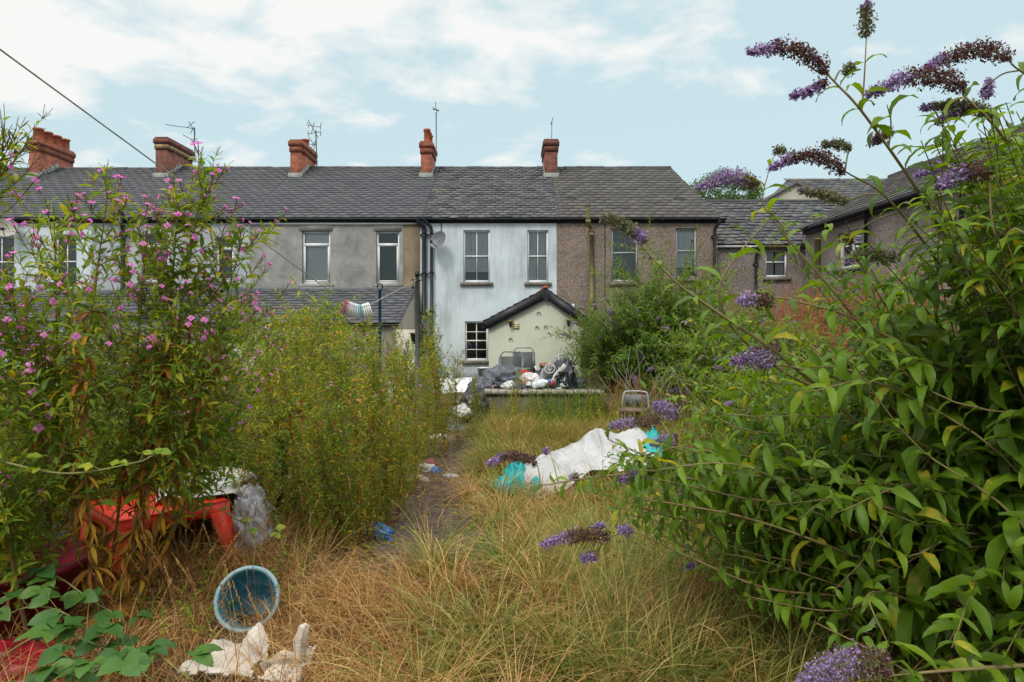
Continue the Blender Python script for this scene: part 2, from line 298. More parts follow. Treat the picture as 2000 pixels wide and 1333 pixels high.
def window(parent, h, y, style, mat='white', back='dark', sill=True, lintel=None, back2=None):
    """frame (part) > pane, backing, sill. h = hole rect in world units"""
    x0, x1, z0, z1 = h; f = y+.07; t = .05; d = .06
    mb = MB(); e = .001
    mb.box(x0+e, x0+t, f, f+d, z0+e, z1-e); mb.box(x1-t, x1-e, f, f+d, z0+e, z1-e); mb.box(x0+t, x1-t, f, f+d, z1-t, z1-e); mb.box(x0+t, x1-t, f, f+d, z0+e, z0+t*1.3)
    ix0, ix1, iz0, iz1 = x0+t, x1-t, z0+t*1.3, z1-t
    cx = (x0+x1)/2
    if style == 'sash22':
        zm = (iz0+iz1)/2; mb.box(ix0, ix1, f+.004, f+d-.004, zm-.02, zm+.02); mb.box(cx-.012, cx+.012, f+.01, f+d-.01, iz0, iz1)
    elif style == 'sash23':
        for k in (1, 2, 3):
            zz = iz0+(iz1-iz0)*k/4; w = .02 if k == 2 else .011; mb.box(ix0, ix1, f+.004, f+d-.004, zz-w, zz+w)
        mb.box(cx-.011, cx+.011, f+.01, f+d-.01, iz0, iz1)
    elif style == 'toplight':
        zm = iz1-(iz1-iz0)*.24; mb.box(ix0, ix1, f-.012, f+d-.004, zm-.045, zm+.045)
        mb.box(ix0, ix0+.035, f-.012, f+.03, iz0, zm-.045); mb.box(ix1-.035, ix1, f-.012, f+.03, iz0, zm-.045); mb.box(ix0+.035, ix1-.035, f-.012, f+.03, iz0, iz0+.04)
    elif style == 'sash11':
        zm = iz0+(iz1-iz0)*.55; mb.box(ix0, ix1, f+.004, f+d-.004, zm-.02, zm+.02)
    w = mb.build('window', M[mat], parent)
    g = MB(); g.add([(ix0, f+.03, iz0), (ix1, f+.03, iz0), (ix1, f+.03, iz1), (ix0, f+.03, iz1)], [(0, 1, 2, 3)]); g.build('pane', M['glass'], w)
    yb = y+.125+.25; b = MB()
    b.add([(x0, yb, z0), (x1, yb, z0), (x1, yb, z1), (x0, yb, z1)], [(0, 1, 2, 3)])
    for q in ([(x0, y+.131, z0), (x0, y+.131, z1), (x0, yb, z1), (x0, yb, z0)], [(x1, y+.131, z0), (x1, yb, z0), (x1, yb, z1), (x1, y+.131, z1)], [(x0, y+.131, z1), (x1, y+.131, z1), (x1, yb, z1), (x0, yb, z1)], [(x0, y+.131, z0), (x0, yb, z0), (x1, yb, z0), (x1, y+.131, z0)]):
        b.add(q, [(0, 1, 2, 3)])
    b.build('room', M['dark'], w)
    def drape(xa, xb, za, zb, m, pleat):
        n = 40; xs = np.linspace(xa, xb, n); yy = y+.19+(.014*np.sin(xs*70+np.sin(xs*13)*2) if pleat else 0*xs)
        v = np.stack([np.r_[xs, xs], np.r_[yy, yy], np.r_[np.full(n, za), np.full(n, zb)]], -1)
        i = np.arange(n-1); c = MB(); c.add(v, np.stack([i, i+1, i+1+n, i+n], -1)); c.build('blind' if not pleat else 'curtain', M[m], w)
    if back == 'blind': drape(x0, x1, z0, z1, 'blind', False)
    if back == 'curtains': drape(x0, cx-.02, z0, z1, 'curtain', True); drape(cx+.03, x1, z0, z1, 'curtain', True)
    if back == 'dim': drape(x0, x1, z0+.3, z1, 'curtaindark', True)
    if back == 'grey': drape(x0, x1, z0+.32, z1, 'curtain', False)
    if sill:
        s = MB(); s.box(x0-.09, x1+.09, y-.07, y+.068, z0-.10, z0-.002); s.build('sill', M['sill' if sill is True else sill], w)
    if lintel:
        s = MB(); s.box(x0-.07, x1+.07, y-.02, y+.06, z1+.002, z1+.24); s.build('lintel', M[lintel], w)
    return w
def slates(mb, O, U, V, ulen, vlen, rows, sw, rng, thick=.012, jit=1.0, slip=.004, clip=None, lim=None):
    """courses of separate slates; O lower corner, U along the eaves, V up the slope"""
    O, U, V = [np.asarray(a, float) for a in (O, U, V)]; Nn = np.cross(U, V)
    if Nn[2] < 0: Nn = -Nn
    ex = vlen/rows; out = []
    for r in range(rows):
        off = (r % 2)*.5*sw; n = int(ulen/sw)+2
        for k in range(n):
            a = max(0, k*sw-off+.003); b = min(ulen, (k+1)*sw-off-.003)
            if lim is not None: b = min(b, lim((r+.7)*ex))
            if b-a < .02: continue
            v0 = r*ex+rng.normal(0, .006*jit); v1 = (r+1)*ex+.05
            if rng.random() < slip: v0 -= .04
            if clip is not None and not clip((a+b)/2, (r+.5)*ex): continue
            sk = rng.normal(0, .004*jit); l = thick+rng.random()*.006*jit+.012; h = .002
            out.append([(a, v0+sk, l), (b, v0-sk, l), (b, v1, h), (a, v1, h)])
    q = np.array(out); w = O+q[..., 0:1]*U+q[..., 1:2]*V+q[..., 2:3]*Nn
    lo = O+q[..., 0:1]*U+q[..., 1:2]*V+(q[..., 2:3]-np.array([thick, thick, .001, .001])[None, :, None])*Nn
    vv = np.concatenate([w, lo], 1).reshape(-1, 3); b0 = np.arange(len(q))[:, None]*8
    f = np.concatenate([b0+np.array(t) for t in ((0, 1, 2, 3), (0, 4, 5, 1), (1, 5, 6, 2), (3, 7, 4, 0))], 0)
    mb.add(vv, f)
def chimney(parent, px0, px1, yf, yb, ztop, mat, pots=0, potr=.13, poth=.42, cap=True, band=False, potd=None, base=5.9):
    x0, x1 = WX(px0, yf), WX(px1, yf); mb = MB()
    mb.box(x0, x1, yf, yb, base, ztop-.42)
    if cap:
        mb.box(x0-.03, x1+.03, yf-.03, yb+.03, ztop-.42, ztop-.22); mb.box(x0-.06, x1+.06, yf-.06, yb+.06, ztop-.22, ztop-.06); mb.box(x0-.02, x1+.02, yf-.02, yb+.02, ztop-.06, ztop)
    else: mb.box(x0, x1, yf, yb, ztop-.42, ztop)
    c = mb.build('chimney', mat, parent)
    if band:
        b2 = MB(); b2.box(x0-.032, x1+.032, yf-.032, yb+.032, ztop-.40, ztop-.25); b2.build('brick_band', M['brickY'], c)
    for k in range(pots):
        yy = yf+.22+(yb-yf-.44)*(k/(max(1, pots-1))) if potd is None else yf+potd[k]
        p = MB(); r = potr; p.lathe(((x0+x1)/2, yy, ztop-.01), [(r*.98, 0), (r*.9, .03), (r*.86, poth*.8), (r*1.02, poth*.83), (r*1.05, poth*.93), (r*.92, poth), (r*.75, poth), (r*.7, .05)], 16)
        p.build('chimney_pot', M['terra'], c, smooth=False)
    zs = lambda y: 4.63+.56*(y-20)
    fl = MB(); fl.box(x0-.05, x1+.05, yf-.09, yf-.003, zs(yf)-.18, zs(yf)+.14)
    for xx, s in ((x0, -1), (x1, 1)):
        for k in range(5):
            ya = yf+k*.2
            if ya < 24.4: fl.box(xx-.012 if s < 0 else xx+.003, xx-.003 if s < 0 else xx+.012, ya, ya+.22, zs(ya)-.1, zs(ya)+.22+.0*k)
    fl.build('flashing', M['flash'], c)
    return c
rng = np.random.default_rng(11)
YW = 20.0; YR = 24.5; ZE = 4.66; ZR = 7.15
def roof(parent, x0, x1, mat, rows=23, sw=.3, zr=ZR, jit=1.0, slip=.004, hipx=None, ze=ZE):
    mb = MB(); O = np.array([x0, YW-.16, ze-.02]); V = np.array([0, YR-(YW-.16), zr-(ze-.02)]); vl = np.linalg.norm(V); V = V/vl
    clip = None; lim = None
    if hipx is not None: lim = lambda v: (x1-x0)+(hipx-x1)*v/vl
    slates(mb, O, (1, 0, 0), V, x1-x0, vl-.03, rows, sw, rng, jit=jit, slip=slip, clip=clip, lim=lim)
    xr = x1 if hipx is None else hipx
    r = mb.build('roof', mat, parent)
    u = MB(); e = .012
    u.add([(x0, YW-.13, ze-.03), (x1, YW-.13, ze-.03), (xr, YR, zr-e*2), (x0, YR, zr-e*2), (x0, YR*2-YW, ze-.03), (x1, YR*2-YW, ze-.03)], [(0, 1, 2, 3), (3, 2, 5, 4), (1, 5, 2)]); u.build('roof_boarding', M['ridge'], r)
    t = MB(); n = int((xr-x0)/.45)
    for k in range(n):
        a = x0+(xr-x0)*k/n+.004; b = x0+(xr-x0)*(k+1)/n-.004; j = rng.normal(0, .006)
        t.hexa([(a, YR-.15, zr-.07+j), (b, YR-.15, zr-.07+j), (b, YR+.15, zr-.07+j), (a, YR+.15, zr-.07+j), (a, YR-.03, zr+.045+j), (b, YR-.03, zr+.045+j), (b, YR+.03, zr+.045+j), (a, YR+.03, zr+.045+j)])
    t.build('ridge_tiles', M['ridge'], r)
    return r
def gutter(parent, x0, x1, y, z, mat='black', r=.055):
    mb = MB(); a = np.linspace(pi, 2*pi, 7); pr = [(r*cos(t), r*sin(t)) for t in a]; pr2 = [((r-.008)*cos(t), (r-.008)*sin(t)) for t in a[::-1]]
    ring = pr+pr2; n = len(ring); v = [(x, y+p, z+q) for x in (x0, x1) for p, q in ring]
    mb.add(v, [(i, (i+1) % n, (i+1) % n+n, i+n) for i in range(n)])
    for k in range(int((x1-x0)/1.0)+1): mb.box(x0+k*1.0, min(x1, x0+k*1.0+.03), y-r-.008, y+r+.06, z-r-.012, z-.01)
    mb.box(x0, x1, y+r+.062, y+r+.085, z-.13, z+.02)
    return mb.build('gutter', M[mat], parent)
def downpipe(parent, x, y, z0, z1, r=.055, swan=True, mat='blackpipe', off=.0, collars=3, gx=None):
    mb = MB(); pts = []
    if swan:
        gx = x-.12 if gx is None else gx
        pts = [(gx, y-.1, z1), (gx, y-.1, z1-.1), (gx+(x-gx)*.3, y-.07, z1-.17), (x-(x-gx)*.15, y-.02, z1-.27), (x, y, z1-.35), (x, y, z1-.5)]
        pts = list(smoothpts(pts, 4))
    else: pts = [np.array((x, y, z1))]
    pts.append(np.array((x, y, z0))); mb.tube(pts, r, 10)
    for k in range(collars+1):
        z = z1-.55-(z1-.55-z0)*k/(collars+.3); mb.tube([(x, y, z), (x, y, z+.09)], r*1.25, 10); mb.box(x-r*2, x+r*2, y+r*.3, y+r*1.0, z+.02, z+.06)
    return mb.build('downpipe', M[mat], parent)
# ------------------------------------------------------------------ the terrace
def rect(a, b, t, bt, d=20.0): return (WX(a, d), WX(b, d), WZ(bt, d), WZ(t, d))
YB = 28.5; Z0 = -.15
# A: pale blue house at the far left
hA = empty('terraced_house', (-15, 20, Z0), 'pale blue rendered house at the left end of the row, beige dish by its window', 'house')
ha = [rect(-28, 28, 460, 565), rect(107, 150, 458, 565)]
house_wall(hA, M['wallA'], -18.6, WX(179), Z0, ZE-.02, YW, ha)
for h in ha: window(hA, h, YW, 'sash22', back='dim')
roof(hA, -18.6, WX(179), M['slateA'], 25, .32, ZR-.04)
gutter(hA, -18.6, WX(179), YW-.13, ZE-.03)
chimney(hA, 57, 76, 23.5, 25.35, WZ(272, 23.5)+.02, M['brick1'], 4, .17, .42)
# B
hB = empty('terraced_house', (-10, 20, Z0), 'blue grey rendered house behind the pink flowers, dark red chimney with buff brick bands', 'house')
hb = [rect(277, 331, 458, 551), rect(421, 458, 463, 551)]
house_wall(hB, M['wallB'], WX(179), WX(487), Z0, ZE-.02, YW, hb)
window(hB, hb[0], YW, 'toplight', back='dim'); window(hB, hb[1], YW, 'toplight', back='dark')
roof(hB, WX(179), WX(487), M['slateA'], 25, .32, ZR-.01)
gutter(hB, WX(179), WX(487), YW-.13, ZE-.03)
chimney(hB, 304, 327, 23.5, 25.35, WZ(268, 23.5), M['brick2'], 0, band=True)
downpipe(hB, WX(243), YW-.08, .5, ZE+.0, .06)
vp = MB(); vp.tube([(WX(243), YW-.2, ZE-.2), (WX(243), YW-.2, ZE+.33)], .07, 10); vp.build('vent_pipe', M['blackpipe'], hB)
# C
hC = empty('terraced_house', (-5, 20, Z0), 'grey cement rendered house with white plastic windows and a brown damp stripe', 'house')
hc = [rect(590, 645, 452, 555), rect(735, 780, 452, 555)]
house_wall(hC, M['wallC'], WX(487), WX(787), Z0, ZE-.02, YW, hc)
s = MB(); s.box(WX(787), WX(821), YW+.004, YW+.3, Z0, ZE-.02); s.build('damp_stripe', M['wallCb'], hC)
s = MB(); s.box(WX(821), WX(835), YW-.015, YW+.3, Z0, ZE-.02); s.build('wall_pier', M['wallB'], hC)
window(hC, hc[0], YW, 'toplight', back='blind', sill='wallC', lintel='wallC'); window(hC, hc[1], YW, 'toplight', back='dark', sill='wallC', lintel='wallC')
roof(hC, WX(487), WX(827), M['slateA'], 25, .34)
gutter(hC, WX(487), WX(827), YW-.13, ZE-.03)
s = MB(); s.box(WX(490), WX(815), YW-.05, YW-.003, ZE-.2, ZE-.15); s.build('fascia', M['white'], hC)
chimney(hC, 567, 588, 23.5, 25.25, WZ(273, 23.5), M['brick1'], 1, .15, .3, potd=[1.1])
# D
hD = empty('terraced_house', (-.6, 20, Z0), 'stained pale white-blue house in the middle of the row, grey satellite dish on it', 'house')
hd = [rect(905, 957, 450, 552), rect(1030, 1071, 450, 552), rect(908, 953, 628, 705)]
house_wall(hD, M['wallD'], WX(835), WX(1087), Z0, ZE-.02, YW, hd)
window(hD, hd[0], YW, 'sash22', back='grey'); window(hD, hd[1], YW, 'sash22', back='curtains'); window(hD, hd[2], YW, 'sash23', back='dark')
s = MB(); s.box(WX(885), WX(1087), YW-.02, YW-.003, Z0, WZ(718)); s.build('grey_plinth', M['wallB'], hD)
roof(hD, WX(827), WX(1091), M['slateD'], 25, .26, jit=2.2, slip=.03)
gutter(hD, WX(827), WX(1091), YW-.13, ZE-.03)
chimney(hD, 822, 843, 23.5, 24.7, WZ(276, 23.5), M['brick1'], 3, .12, .48)
downpipe(hD, WX(829), YW-.1, .3, ZE+.0, .062, gx=WX(818)); downpipe(hD, WX(843.5), YW-.1, .4, ZE+.0, .045, gx=WX(831))
w = MB(); w.tube([(WX(862), YW-.03, ZE), (WX(862), YW-.03, 4.0)], .012, 5); w.build('cable', M['blackpipe'], hD)
# E
hE = empty('terraced_house', (3.7, 20, Z0), 'pink pebbledashed house with brownish slates and a mossy green soil pipe', 'house')
he = [rect(1194, 1246, 447, 551), rect(1320, 1361, 446, 544)]
house_wall(hE, M['wallE'], WX(1087), WX(1400), Z0, ZE-.02, YW, he)
window(hE, he[0], YW, 'sash11', 'greywood', 'dim', sill='wallE'); window(hE, he[1], YW, 'sash11', 'greywood', 'grey', sill='wallE')
roof(hE, WX(1091), WX(1400)+.1, M['slateE'], 20, .34, hipx=WX(1310, 24.5), jit=1.2)
gutter(hE, WX(1091), WX(1400)+.25, YW-.13, ZE-.03)
chimney(hE, 1064, 1089, 23.5, 25.2, WZ(272, 23.5), M['brick2'], 0)
for s_ in ((1108, .2), (1317, .2)):
    v = MB(); zz = WZ(401, 21.4); v.box(WX(s_[0], 21.3), WX(s_[0], 21.3)+.28, 21.25, 21.5, 5.33, 5.47); v.build('roof_vent', M['black'], hE)
dp = MB(); dp.tube(smoothpts([(WX(1146.5), YW-.3, ZE+.32), (WX(1146.5), YW-.3, ZE-.1), (WX(1149), YW-.22, ZE-.25), (WX(1154.5), YW-.12, ZE-.33), (WX(1154.5), YW-.12, ZE-.6)], 5), .06, 10); dp.tube([(WX(1154.5), YW-.12, ZE-.5), (WX(1154.5), YW-.12, 1.9)], .06, 10)
for z in (4.5, 4.15, 3.0, 2.1): dp.tube([(WX(1154.5) if z < 4.4 else WX(1146.5), YW-(.12 if z < 4.4 else .3), z), (WX(1154.5) if z < 4.4 else WX(1146.5), YW-(.12 if z < 4.4 else .3), z+.1)], .075, 10)
dp.build('soil_pipe', M['mosspipe'], hE)
downpipe(hE, WX(1394), YW-.06, .5, ZE-.05, .045, gx=WX(1402))
w = MB(); w.tube([(WX(1181.5), YW-.012, ZE-.1), (WX(1181.5), YW-.012, 1.5)], .01, 4); w.build('cable', M['blackpipe'], hE)
# F: lower house beyond E
hF = empty('low_house', (7.4, 20.4, Z0), 'low pebbledashed house with slipped slates and a broken white gutter at the end', 'house')
yF = 20.5; eF = WZ(480, yF); rF = WZ(394, 23.6)
hf = [(WX(1495, yF), WX(1538, yF), WZ(542, yF), WZ(488, yF))]
house_wall(hF, M['wallF'], 6.02, 11.5, Z0, eF, yF, hf, 6)
window(hF, hf[0], yF, 'sash11', 'white', 'curtains')
mb = MB(); O = np.array([6.02, yF-.12, eF+.02]); V = np.array([0, 23.6-(yF-.12), rF-eF-.02]); vl = np.linalg.norm(V)
slates(mb, O, (1, 0, 0), V/vl, 5.6, vl, 15, .3, rng, jit=4, slip=.12); rf = mb.build('roof', M['slateD'], hF)
u = MB(); u.add([(6.02, yF-.1, eF), (11.6, yF-.1, eF), (11.6, 23.6, rF-.03), (6.02, 23.6, rF-.03), (6.02, 26.7, eF), (11.6, 26.7, eF)], [(0, 1, 2, 3), (3, 2, 5, 4)]); u.build('roof_boarding', M['ridge'], rf)
u = MB(); u.box(6.02, 11.6, 23.5, 23.7, rF-.06, rF+.05); u.build('ridge_tiles', M['ridge'], rf)
gutter(hF, 6.1, 7.5, yF-.1, eF-.02, 'white'); gutter(hF, 7.5, 11.6, yF-.1, eF-.02, 'mosspipe')
downpipe(hF, WX(1475, yF), yF-.06, .5, eF-.05, .045, gx=WX(1478, yF))
# G: side building on the right, its long wall facing left
hG = empty('side_house', (11, 14, Z0), 'pebbledashed house on the right whose eaves run toward the viewer', 'house')
xG = 8.6; zG = 4.35; xR = 11.1; zR = 5.84
mb = MB(); y0, y1 = 7.0, 20.0
def gholes(ya, yb, za, zb): return (ya, yb, za, zb)
gh = [(16.75, 18.0, 3.0, 3.93), (11.3, 12.3, 3.0, 3.95)]
tmp = MB(); wallholes(tmp, y0, y1, Z0, zG, xG, gh)
for v_ in tmp.V: v_[:, [0, 1]] = v_[:, [1, 0]]
mb.V = tmp.V; mb.Fq = tmp.Fq; mb.n = tmp.n
mb.add([(xG, y0, Z0), (13.6, y0, Z0), (13.6, y0, zG), (xR, y0, zR), (xG, y0, zG)], [(0, 1, 2, 3, 4)]); mb.add([(xG, y1, Z0), (13.6, y1, Z0), (13.6, y1, zG), (xR, y1, zR), (xG, y1, zG)], [(0, 1, 2, 3, 4)]); mb.box(13.55, 13.6, y0, y1, Z0, zG)
mb.build('wall', M['wallF'], hG)
for (ya, yb, za, zb) in gh:
    f = MB(); X = xG+.06; t = .05
    f.box(X, X+.06, ya+.001, ya+t, za, zb); f.box(X, X+.06, yb-t, yb-.001, za, zb); f.box(X, X+.06, ya+t, yb-t, za+.001, za+t); f.box(X, X+.06, ya+t, yb-t, zb-t, zb-.001); f.box(X+.004, X+.05, (ya+yb)/2-.03, (ya+yb)/2+.03, za+t, zb-t)
    w = f.build('window', M['white'], hG); g = MB(); g.add([(X+.03, ya+t, za+t), (X+.03, yb-t, za+t), (X+.03, yb-t, zb-t), (X+.03, ya+t, zb-t)], [(0, 1, 2, 3)]); g.build('pane', M['glass'], w)
    g = MB(); g.box(X+.1, X+.5, ya, yb, za, zb); g.build('room', M['dark'], w)
    g = MB(); g.box(xG-.06, xG-.002, ya-.08, yb+.08, za-.09, za-.002); g.build('sill', M['sill'], w)
mb = MB(); Vv = np.array([xR-(xG-.2), 0, zR-(zG-.05)]); vl = np.linalg.norm(Vv)
slates(mb, (xG-.2, y0, zG-.02), (0, 1, 0), Vv/vl, y1-y0, vl, 13, .3, rng, jit=1.5, slip=.02); rg = mb.build('roof', M['slateE'], hG)
u = MB(); u.add([(xG-.18, y0, zG-.04), (xG-.18, y1, zG-.04), (xR, y1, zR-.03), (xR, y0, zR-.03), (13.8, y0, zG-.04), (13.8, y1, zG-.04)], [(0, 3, 2, 1), (3, 4, 5, 2)]); u.build('roof_boarding', M['ridge'], rg)
u = MB(); u.box(xR-.1, xR+.1, y0, y1, zR-.05, zR+.06); u.build('ridge_tiles', M['ridge'], rg)
g = MB(); g.tube([(xG-.17, y0, zG-.06), (xG-.17, y1, zG-.06)], .055, 8); g.box(xG-.1, xG-.06, y0, y1, zG-.2, zG-.03); g.build('gutter', M['black'], hG)
for yy in (16.4, 12.9): downpipe(hG, xG-.1, yy, .5, zG-.05, .045, swan=False)
pb = MB(); pb.box(xG-.05, xG-.01, 10.2, 11.2, 2.2, zG-.25); pb.build('timber_panel', noisy('brown_boards', [(.3, (.14, .105, .08)), (.7, (.24, .19, .15))], 4, .8, stretch=(1, 6, .3)), hG)
# yellow-green pole in front of the low house
pp = MB(); pp.tube([(WX(1597, 17), 17, .3), (WX(1597, 17), 17, WZ(468, 17))], .075, 10); pp.tube([(WX(1597, 17), 17, WZ(468, 17)), (WX(1597, 17), 17, WZ(468, 17)+.04)], .09, 10)
tag(pp.build('pipe_post', M['mosspipe']), 'yellow green mossy pipe standing before the right-hand pebbledashed wall', 'pipe')
# H: roofs beyond
hH = empty('far_house', (12, 28, Z0), 'house behind the low roof, cream gable with slate roof', 'house')
mb = MB(); xl, xr_ = 10.9, 22; yE, yRr = 27.0, 30.5; zE_, zRr = 5.6, WZ(350, 30.5)
Vv = np.array([0, yRr-yE, zRr-zE_]); vl = np.linalg.norm(Vv)
slates(mb, (xl, yE, zE_), (1, 0, 0), Vv/vl, xr_-xl, vl, 18, .35, rng, clip=lambda a, v: a > 1.4*v/vl); rh = mb.build('roof', M['slateD'], hH)
u = MB(); u.add([(xl-.3, yE, zE_-.03), (xr_, yE, zE_-.03), (xr_, yRr, zRr-.03), (xl+1.4, yRr, zRr-.03), (xl-.3, 34, zE_-.03), (xr_, 34, zE_-.03)], [(0, 1, 2, 3), (3, 2, 5, 4), (0, 3, 4)]); u.build('roof_boarding', M['ridge'], rh)
u = MB(); u.box(xl, xr_-.1, yE+.2, 33.8, Z0, zE_-.05); u.build('wall', M['cream'], hH); u = MB()
ax, az = 11.0, WZ(360, 26.4); hw, dr = 2.1, 1.15
u.add([(ax-hw, 26.4, Z0), (ax+hw, 26.4, Z0), (ax+hw, 26.4, az-dr), (ax, 26.4, az), (ax-hw, 26.4, az-dr), (ax-hw, 28, Z0), (ax+hw, 28, Z0), (ax+hw, 28, az-dr), (ax, 28, az), (ax-hw, 28, az-dr)], [(0, 1, 2, 3, 4)]); u.build('gable_wall', M['cream'], hH)
u = MB()
for s_ in (-1, 1):
    a = np.array([ax, 26.3, az+.09]); b = np.array([ax+s_*(hw+.15), 26.3, az-dr-.0]); n_ = np.array([0, 0, -.1]); k = np.array([0, 2.6, 0])
    u.hexa([a+n_, b+n_, b+n_+k, a+n_+k, a, b, b+k, a+k])
u.build('gable_roof', M['slateE'], rh)

# rear lean-to of A and B, and of C
def leanto(name, label, x0, x1, ytop, zt, yf, ze, mat, wallm):
    e = empty(name, ((x0+x1)/2, yf, Z0), label, 'extension'); mb = MB(); V = np.array([0, ytop-yf, zt-ze]); vl = np.linalg.norm(V)
    slates(mb, (x0-.05, yf-.1, ze), (1, 0, 0), V/vl, x1-x0+.1, vl-.1, max(5, int(vl/.24)), .45, rng, jit=1.2, slip=.01); r = mb.build('roof', mat, e)
    u = MB(); u.add([(x0, yf-.08, ze-.03), (x1, yf-.08, ze-.03), (x1, ytop-.002, zt-.06), (x0, ytop-.002, zt-.06)], [(0, 1, 2, 3)]); u.build('roof_boarding', M['ridge'], r)
    u = MB(); u.box(x0, x1, ytop-.14, ytop-.004, zt-.09, zt+.04); u.build('flashing', M['dishgrey'], r)
    w = MB(); w.add([(x0, yf, Z0), (x1, yf, Z0), (x1, yf, ze-.04), (x0, yf, ze-.04), (x0, ytop-.005, Z0), (x1, ytop-.005, Z0), (x1, ytop-.005, zt-.1), (x0, ytop-.005, zt-.1)], [(0, 1, 2, 3), (1, 5, 6, 2), (0, 3, 7, 4)]); w.build('wall', wallm, e)
    gutter(e, x0, x1, yf-.1, ze-.02)
    return e
leanto('rear_extension', 'slate-roofed lean-to below the pale blue house, mostly hidden by flowers', -15.5, WX(230), YW, WZ(570), 17.4, WZ(628, 17.4), M['slateA'], M['wallA'])
leanto('rear_extension', 'slate-roofed lean-to below the blue grey house', WX(250), WX(440), YW, WZ(562), 17.8, WZ(618, 17.8), M['slateA'], M['wallB'])
eC = leanto('rear_extension', 'dark slate lean-to with cream side wall below the grey cement house', WX(462), WX(812), YW, WZ(564), 17.0, WZ(632, 17.0), M['slateA'], M['cream'])
v = MB(); v.box(WX(757, 18.6), WX(772, 18.6), 18.5, 18.75, 2.09, 2.19); v.build('roof_vent', M['dishgrey'], eC)
# D's gabled back building
gy = 17.8; gx0, gx1 = WX(955, gy), WX(1141, gy); ga, gz = WX(1066, gy), WZ(574, gy); ez = WZ(630, gy)
eD = empty('garden_outhouse', ((gx0+gx1)/2, gy, Z0), 'pale green gabled outbuilding with black bargeboards and horseshoes on its wall', 'outbuilding')
w = MB(); w.add([(gx0, gy, Z0), (gx1, gy, Z0), (gx1, gy, ez), (ga, gy, gz), (gx0, gy, ez), (gx0, YW-.005, Z0), (gx1, YW-.005, Z0), (gx1, YW-.005, ez), (ga, YW-.005, gz), (gx0, YW-.005, ez)], [(0, 1, 2, 3, 4), (0, 4, 9, 5), (1, 6, 7, 2)]); w.build('wall', M['green'], eD)
rsl = MB(); sl_ = []
for s_, xe in ((-1, gx0-.16), (1, gx1+.2)):
    V = np.array([ga-xe, 0, (gz+.13)-(ez+.02)]) if s_ < 0 else np.array([ga-xe, 0, (gz+.13)-(ez+.02)]); vl = np.linalg.norm(V)
    slates(rsl, (xe, gy-.1, ez+.02), (0, 1, 0), V/vl, YW-gy+.09, vl, 8, .3, rng, jit=1.5)
rD = rsl.build('roof', M['slateD'], eD)
b = MB()
for s_, xe in ((-1, gx0-.17), (1, gx1+.21)):
    A = np.array([ga, gy-.11, gz+.12]); B = np.array([xe, gy-.11, ez-.0]); dn = np.array([0, 0, -.26]); bk = np.array([0, .03, 0])
    b.hexa([A+dn, B+dn*.9, B+dn*.9+bk, A+dn+bk, A, B, B+bk, A+bk])
    b.hexa([A+(0, .03, -.03), B+(0, .03, -.03), B+(0, 2.3, -.03), A+(0, 2.3, -.03), A+(0, .03, -.01), B+(0, .03, -.01), B+(0, 2.3, -.01), A+(0, 2.3, -.01)])
b.add([(ga-.12, gy-.125, gz-.0), (ga+.12, gy-.125, gz-.0), (ga+.1, gy-.125, gz-.1), (ga, gy-.125, gz-.2), (ga-.1, gy-.125, gz-.1)], [(0, 1, 2, 3, 4)])
b.add([(gx0-.17, gy-.11, ez), (gx0+.02, gy-.11, ez-.17), (gx0+.02, gy-.0, ez-.17), (gx0-.17, gy, ez), (gx0-.17, gy-.11, ez-.05)], [(0, 4, 1), (0, 1, 2, 3)])
b.build('bargeboard', M['black'], eD)
st = MB()
for k in range(8):
    t0 = .1+k*.11; xx = gx0+(ga-gx0)*t0; zz = ez+(gz-ez)*t0+.1; st.box(xx, xx+.17, YW-.03, YW-.004, zz-.05, zz+.13)
st.build('stepped_flashing', M['flash'], rD)
rt = MB(); rt.box(ga-.06, ga+.06, gy-.12, YW-.01, gz+.13, gz+.2); rt.build('ridge_tiles', M['terra'], rD)
dp = MB(); dp.tube(smoothpts([(gx1+.2, gy-.02, ez-.03), (gx1+.12, gy-.08, ez-.12), (gx1-.03, gy-.08, ez-.28), (gx1-.04, gy-.08, ez-.5)], 5), .045, 9); dp.tube([(gx1-.04, gy-.08, ez-.45), (gx1-.04, gy-.08, 0)], .045, 9)
dp.tube([(gx1+.17, gy-.12, ez-.0), (gx1+.17, YW, ez-.0)], .05, 9); dp.build('downpipe', M['blackpipe'], eD)
def outh(px, py): return np.array([WX(px, gy), gy, WZ(py, gy)])
for i, (a, b_, lab) in enumerate(((997, 634, 'small black and brass wall lamp beside the cream vent'), (1110, 632, 'small black and brass wall lamp near the downpipe'))):
    c = outh(a, b_); L_ = empty('wall_lamp', c+(0, -.1, -.1), lab, 'lamp', 'lamps on the pale green gable')
    m_ = MB(); m_.lathe(c+(0, -.09, -.08), [(.01, 0), (.03, .02), (.035, .1), (.05, .13)], 10); m_.box(c[0]-.02, c[0]+.02, gy-.09, gy-.003, c[2]-.02, c[2]+.02); m_.build('lamp_body', M['black'], L_)
    m_ = MB(); m_.lathe(c+(0, -.09, .05), [(.05, 0), (.075, .04), (.08, .055), (.0, .06)], 12); m_.build('lamp_cap', simple('brass', (.35, .24, .08), .4, .6), L_)
c = outh(1008, 637); m_ = MB(); m_.box(c[0]-.075, c[0]+.075, gy-.03, gy-.002, c[2]-.075, c[2]+.075)
for k in range(3): m_.box(c[0]-.065, c[0]+.065, gy-.036, gy-.03, c[2]-.055+k*.045, c[2]-.03+k*.045)
tag(m_.build('wall_vent', simple('cream_plastic', (.62, .52, .3), .5)), 'square cream vent plate on the pale green gable', 'vent')
hs_l = ['horseshoe below the gable peak on the pale green wall', 'horseshoe second from left above the middle of the green wall', 'horseshoe right of the middle pair on the green wall', 'horseshoe hung low under the left wall lamp', 'horseshoe hung low under the right wall lamp']
